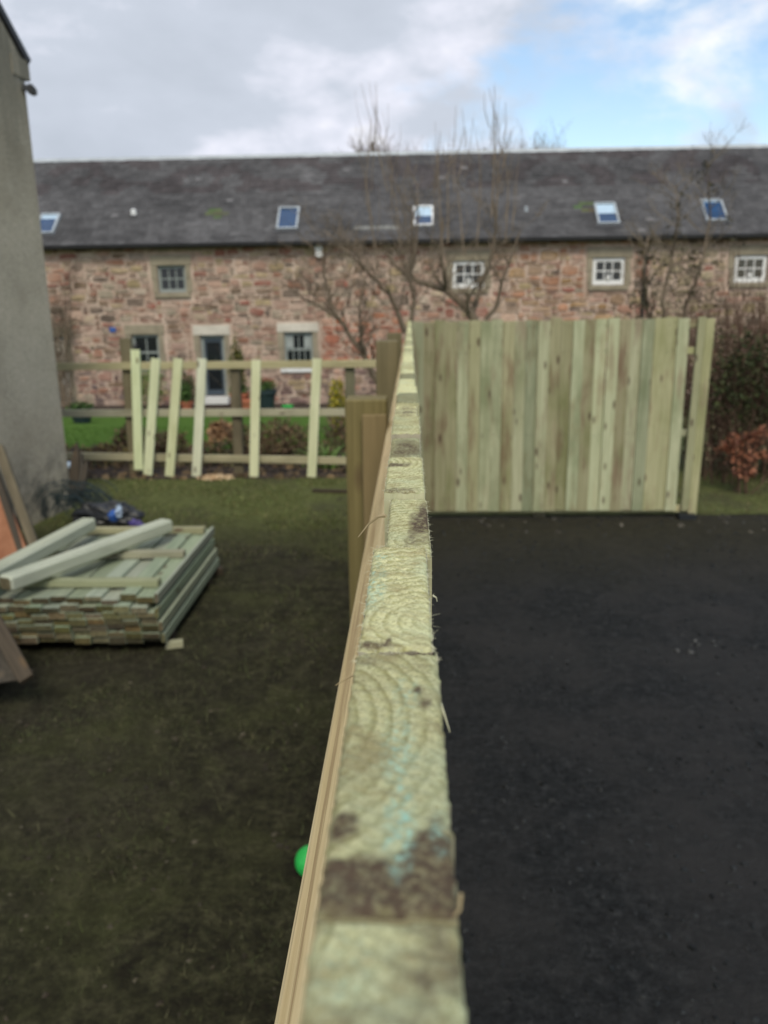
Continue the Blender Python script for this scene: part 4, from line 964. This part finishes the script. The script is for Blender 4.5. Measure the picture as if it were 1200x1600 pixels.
for (x,y,n_,r) in ((1055,355,45,.2),(1062,305,35,.16),(1092,275,24,.12),(1105,262,24,.12),(1112,300,24,.12),(1056,325,30,.14),(1150,370,24,.14),(1140,345,16,.1),(1050,405,70,.3),(1100,400,60,.3),(1150,300,10,.1),(1010,455,200,.3),(1005,485,200,.3),(1006,400,70,.16),(1040,480,110,.35),(1090,470,120,.4),(1075,430,80,.35),(1120,500,60,.25)):
    leaves(cr,int(n_*.6),ell(P(x,y,Yt),(r,r,r*1.2),rs),.07,[(.03,.03,.018),(.045,.04,.025),(.06,.055,.03)],rs)
tr.build('trunk','bark',t_); cr.build('crown','leaf',t_); 
# recolour crown twigs dark: vertices without colour carry white, so set them
for o in t_.children:
    if o.name.startswith('crown'):
        ca=o.data.color_attributes['Col']; n_=len(ca.data); buf=np.empty(n_*4,np.float32); ca.data.foreach_get('color',buf); buf=buf.reshape(-1,4); w1=(buf[:,0]>.99); buf[w1,:3]=(.16,.13,.095); ca.data.foreach_set('color',buf.ravel())
# distant trees behind the ridge
for (x,y,Y,wx,hz_,lab,sd_) in ((583,222,52,1.7,1.3,'faint rounded bare treetop showing above the ridge between the two tall shoots',1),(757,232,48,1.3,.8,'low olive-brown treetop just above the ridge, right of centre',2),(838,230,60,2.4,1.0,'faint hazy bare treetop above the ridge, farthest right',3),(650,240,58,1.6,.6,'faintest low bare treetop peeping over the middle of the ridge',4)):
    rs=random.Random(sd_); c0=P(x,y,Y); t_=thing('distant_tree',lab,'tree',(c0.x,Y,-.93),0,'bare treetops beyond the ridge')
    tr=MB(); tr.tube([Vector((c0.x,Y,-.9)),Vector((c0.x,Y,c0.z*.5)),c0],[.3,.22,.1],7); tr.build('trunk','bark',t_)
    cr=MB()
    for _ in range(46):
        a=rs.uniform(0,6.28); d=Vector((math.cos(a),math.sin(a),rs.uniform(.1,1.1))).normalized(); grow(cr,c0+Vector((0,0,-1.6)),d,wx*rs.uniform(.6,1.2),.03,2,rs,.15,.5,(2,3),.007)
    cr.build('crown','twig',t_)
# bare climber on the stone house at the left
rs=random.Random(61); t_=thing('wall_climber','bare twisting climber on the stone wall beside the harled gable','climber',(P(95,600,24.7).x,24.7,-.93))
mb=MB(); b0=wm(t_).translation
for i in range(14):
    p=b0+Vector((rs.uniform(-.2,.2),0,0)); pts=[p]; 
    tx=P(rs.uniform(72,118),rs.uniform(400,520),24.85)
    for q in range(1,9): pts.append(p.lerp(tx,q/8)+Vector((rs.gauss(0,.10),rs.gauss(0,.03),rs.gauss(0,.05))))
    mb.tube(pts,[.028-.0025*q for q in range(9)],4,cap=False)
    for q in range(3,9):
        grow(mb,pts[q],Vector((rs.gauss(0,1),-.1,rs.gauss(0,.6))).normalized(),.4,.01,1,rs,.1,.6,(2,4),.004)
mb.build('stem','bark',t_)
# hedge on the right
rs=random.Random(71); hx0=P(1118,700,8.4).x; 
hd=thing('hedge','tall brown twiggy hedge to the right of the upright panel','hedge',(4.4,8.9,0))
st=MB(); lv=MB()
for i in range(420):
    x=rs.uniform(hx0,7.5); y=rs.uniform(8.6,10.0); h_=rs.uniform(1.0,1.62); a=Vector((x,y,0)); grow(st,a,Vector((rs.gauss(0,.10),rs.gauss(0,.10),1)).normalized(),h_*.95,.010,1 if i%3 else 2,rs,.35,.35,(3,5),.0028)
def hpos():
    x=rs.uniform(hx0,7.5); y=rs.uniform(8.55,10.1); return Vector((x,y,rs.uniform(.0,1.62+.25*noise.noise(Vector((x*2,y*2,0))))))
leaves(lv,15000,hpos,.045,[(.10,.078,.048),(.13,.10,.06),(.07,.075,.036),(.08,.062,.04),(.17,.14,.09)],rs)
leaves(lv,1500,ell(P(1185,600,8.6),(.5,.3,.5),rs),.05,[(.03,.04,.015),(.045,.055,.02)],rs)
st.build('stem','twig_red',hd); tag(lv.build('foliage','leaf',hd),kind='stuff')
bb=thing('beech_shrub','small shrub with rusty red-brown leaves in front of the hedge','shrub',(P(1160,740,8.2).x,8.2,0))
st=MB(); lv=MB(); b0=wm(bb).translation
for i in range(10): grow(st,b0+Vector((rs.uniform(-.08,.08),rs.uniform(-.08,.08),0)),Vector((rs.gauss(0,.4),rs.gauss(0,.4),1)).normalized(),.65,.008,2,rs,.2,.5,(2,4),.002)
for (x,y,n_,r) in ((1148,690,110,.12),(1178,684,110,.10),(1160,712,150,.17),(1190,672,40,.06),(1135,702,50,.09),(1168,738,90,.12),(1195,712,40,.08)): leaves(lv,n_,ell(P(x,y,8.15),(r,r,r*.7),rs,.1),.045,[(.27,.105,.06),(.34,.15,.09),(.15,.06,.04)],rs)
st.build('stem','twig_red',bb); lv.build('foliage','leaf',bb)

def at(px,Y): p=P(px,700,Y); return Vector((p.x,Y,H(p.x,Y)))
def shrub(name,label,px,Y,w_,h_,cols,n_,seed,leaf=.06,grp=None,stems=7,cat='shrub',dz=0):
    rs=random.Random(seed); b0=at(px,Y); t_=thing(name,label,cat,b0,0,grp); st=MB(); lv=MB()
    for i in range(stems): grow(st,b0+Vector((rs.gauss(0,w_*.15),rs.gauss(0,w_*.15),0)),Vector((rs.gauss(0,.4),rs.gauss(0,.3),1)).normalized(),h_*.9,.008,1,rs,.2,.5,(2,4),.003)
    leaves(lv,n_,ell((b0.x,b0.y,b0.z+h_*.55+dz),(w_/2,w_/2.2,h_*.5),rs,.2),leaf,cols,rs)
    st.build('stem','twig',t_); lv.build('foliage','leaf',t_); return t_
def px2m(px,Y): return px*Y/FPX
BR=[(.12,.075,.045),(.16,.10,.06),(.08,.055,.035),(.13,.12,.05)]
GR=[(.05,.10,.025),(.08,.14,.035),(.035,.07,.02)]
shrub('shrub','clipped bright green bush against the house wall, behind the first palings',240,23.6,1.1,1.25,[(.10,.17,.03),(.14,.22,.04)],1500,1)
shrub('grass_clump','rounded straw-coloured grass clump in the bed, right of the slanting palings',346,11.4,.34,.42,[(.36,.22,.12),(.42,.27,.16),(.28,.17,.10)],1600,2,.07,cat='grass clump')
shrub('shrub','yellow flowering narrow shrub beside the right post of the rail fence',529,14.0,.32,1.0,[(.50,.40,.03),(.42,.36,.04),(.12,.16,.03)],900,3,.05)
shrub('shrub','tall dark green and yellow shrub against the wall just right of the door',378,23.4,.45,2.0,[(.16,.14,.03),(.10,.12,.03),(.06,.08,.02)],1100,4,.08)
shrub('shrub','brown dead-headed border plant behind the second and third palings',262,10.6,.6,.38,BR,900,5,.045)
shrub('shrub','low reddish brown border plant between the palings either side of the door',385,10.9,.55,.40,BR,800,6,.045)
shrub('shrub','tangle of dry brown stems left of the rightmost paling',440,10.7,.85,.48,BR+[(.2,.15,.08)],1300,7,.045)
shrub('shrub','dark brown low plant at the left end of the bed near the gable',165,10.3,.7,.20,BR+[(.25,.2,.06)],1000,8,.045)
shrub('shrub','brown twiggy plant behind the dark left post of the rail fence',205,10.8,.5,.42,BR,800,9,.045)
shrub('shrub','small green-leaved plant low between the fourth and fifth palings',352,10.3,.5,.25,GR+BR,800,10,.045)
shrub('shrub','dark green plant beside the door, left side',297,23.5,.6,1.1,[(.05,.07,.025),(.07,.08,.03)],900,11,.08)
shrub('shrub','brown wiry bush behind the right end of the rail fence, under the yellow shrub',545,11.0,.7,.55,BR,900,12,.045)
rs=random.Random(202); bp=MB()
def bpos():
    x=rs.uniform(-6.5,-.1); y=rs.uniform(9.7,11.8)
    h_=.05+.22*max(0,noise.noise(Vector((x*1.6,y*1.6,4)))+.25)
    return Vector((x,y,H(x,y)+rs.uniform(0,h_)))
leaves(bp,9000,bpos,.05,BR+[(.05,.04,.03),(.19,.15,.06),(.06,.08,.025)],rs)
tag(bp.build('border_litter','leaf'),'low dead leaves and ground plants of the flower border','ground cover',kind='stuff')
# strap-leaved plant
rs=random.Random(17); b0=at(508,9.75); t_=thing('strap_leaf_plant','fresh green strap-leaved plant in the bed right of the last paling','plant',b0)
for i in range(34):
    a=rs.uniform(0,6.28); l=rs.uniform(.35,.6); c0=b0+Vector((rs.gauss(0,.09),rs.gauss(0,.06),0)); d=Vector((math.cos(a),math.sin(a),0)); sd_=Vector((-d.y,d.x,0))*.02
    mb=MB(); vs=[]
    for q in range(6):
        f_=q/5; p=c0+d*l*f_*.75+Vector((0,0,l*(1.2*f_-.75*f_*f_))); ww=(1-.85*f_)
        vs+=[p-sd_*ww,p+sd_*ww]
    k=rs.uniform(.7,1.3); mb.add(vs,[(2*q,2*q+1,2*q+3,2*q+2) for q in range(5)],(.17*k,.28*k,.07*k)); mb.build('leaf','leaf',t_)
# pots and garden clutter near the house door
def pot(px,Y,r,h_,mat,label,name='flower_pot',cat='pot',plant=None,seed=0):
    b0=at(px,Y); b0.z+=.02; t_=thing(name,label,cat,b0); mb=MB()
    mb.lathe([(r*.68,0),(r*.95,h_*.82),(r*1.08,h_*.83),(r*1.08,h_),(r*.95,h_),(r*.9,h_*.9)],b0,16); mb.build('pot_body',mat,t_,smooth=False)
    mb=MB(); mb.lathe([(r*.89,h_*.86),(r*.5,h_*.9)],b0,12); mb.build('soil','old_wood',t_)
    if plant:
        rs=random.Random(seed); lv=MB(); leaves(lv,350,ell((b0.x,b0.y,b0.z+h_+plant*.5),(r*1.1,r*1.1,plant*.6),rs,.1),.07,GR,rs); lv.build('foliage','leaf',t_)
    return t_
pot(379,22.6,.26,.55,'terracotta','taller terracotta pot right of the house door',plant=.2,seed=1)
pot(391,22.2,.22,.38,'terracotta','squat terracotta pot just right of the taller one by the door')
pot(297,23.0,.18,.30,'terracotta','terracotta pot with a plant, left of the house door',plant=.5,seed=2)
pot(418,22.4,.32,.65,'darkpot','dark glazed barrel planter near the wall, right of the terracotta pots',name='barrel_planter',cat='planter',plant=.25,seed=3)
pot(133,19.0,.28,.32,'darkpot','dark round pot standing on the lawn at the left',name='planter',cat='planter',plant=.15,seed=4)
pot(452,22.9,.16,.16,'green','low green tray beside the barrel planter',name='plant_tray',cat='tray')
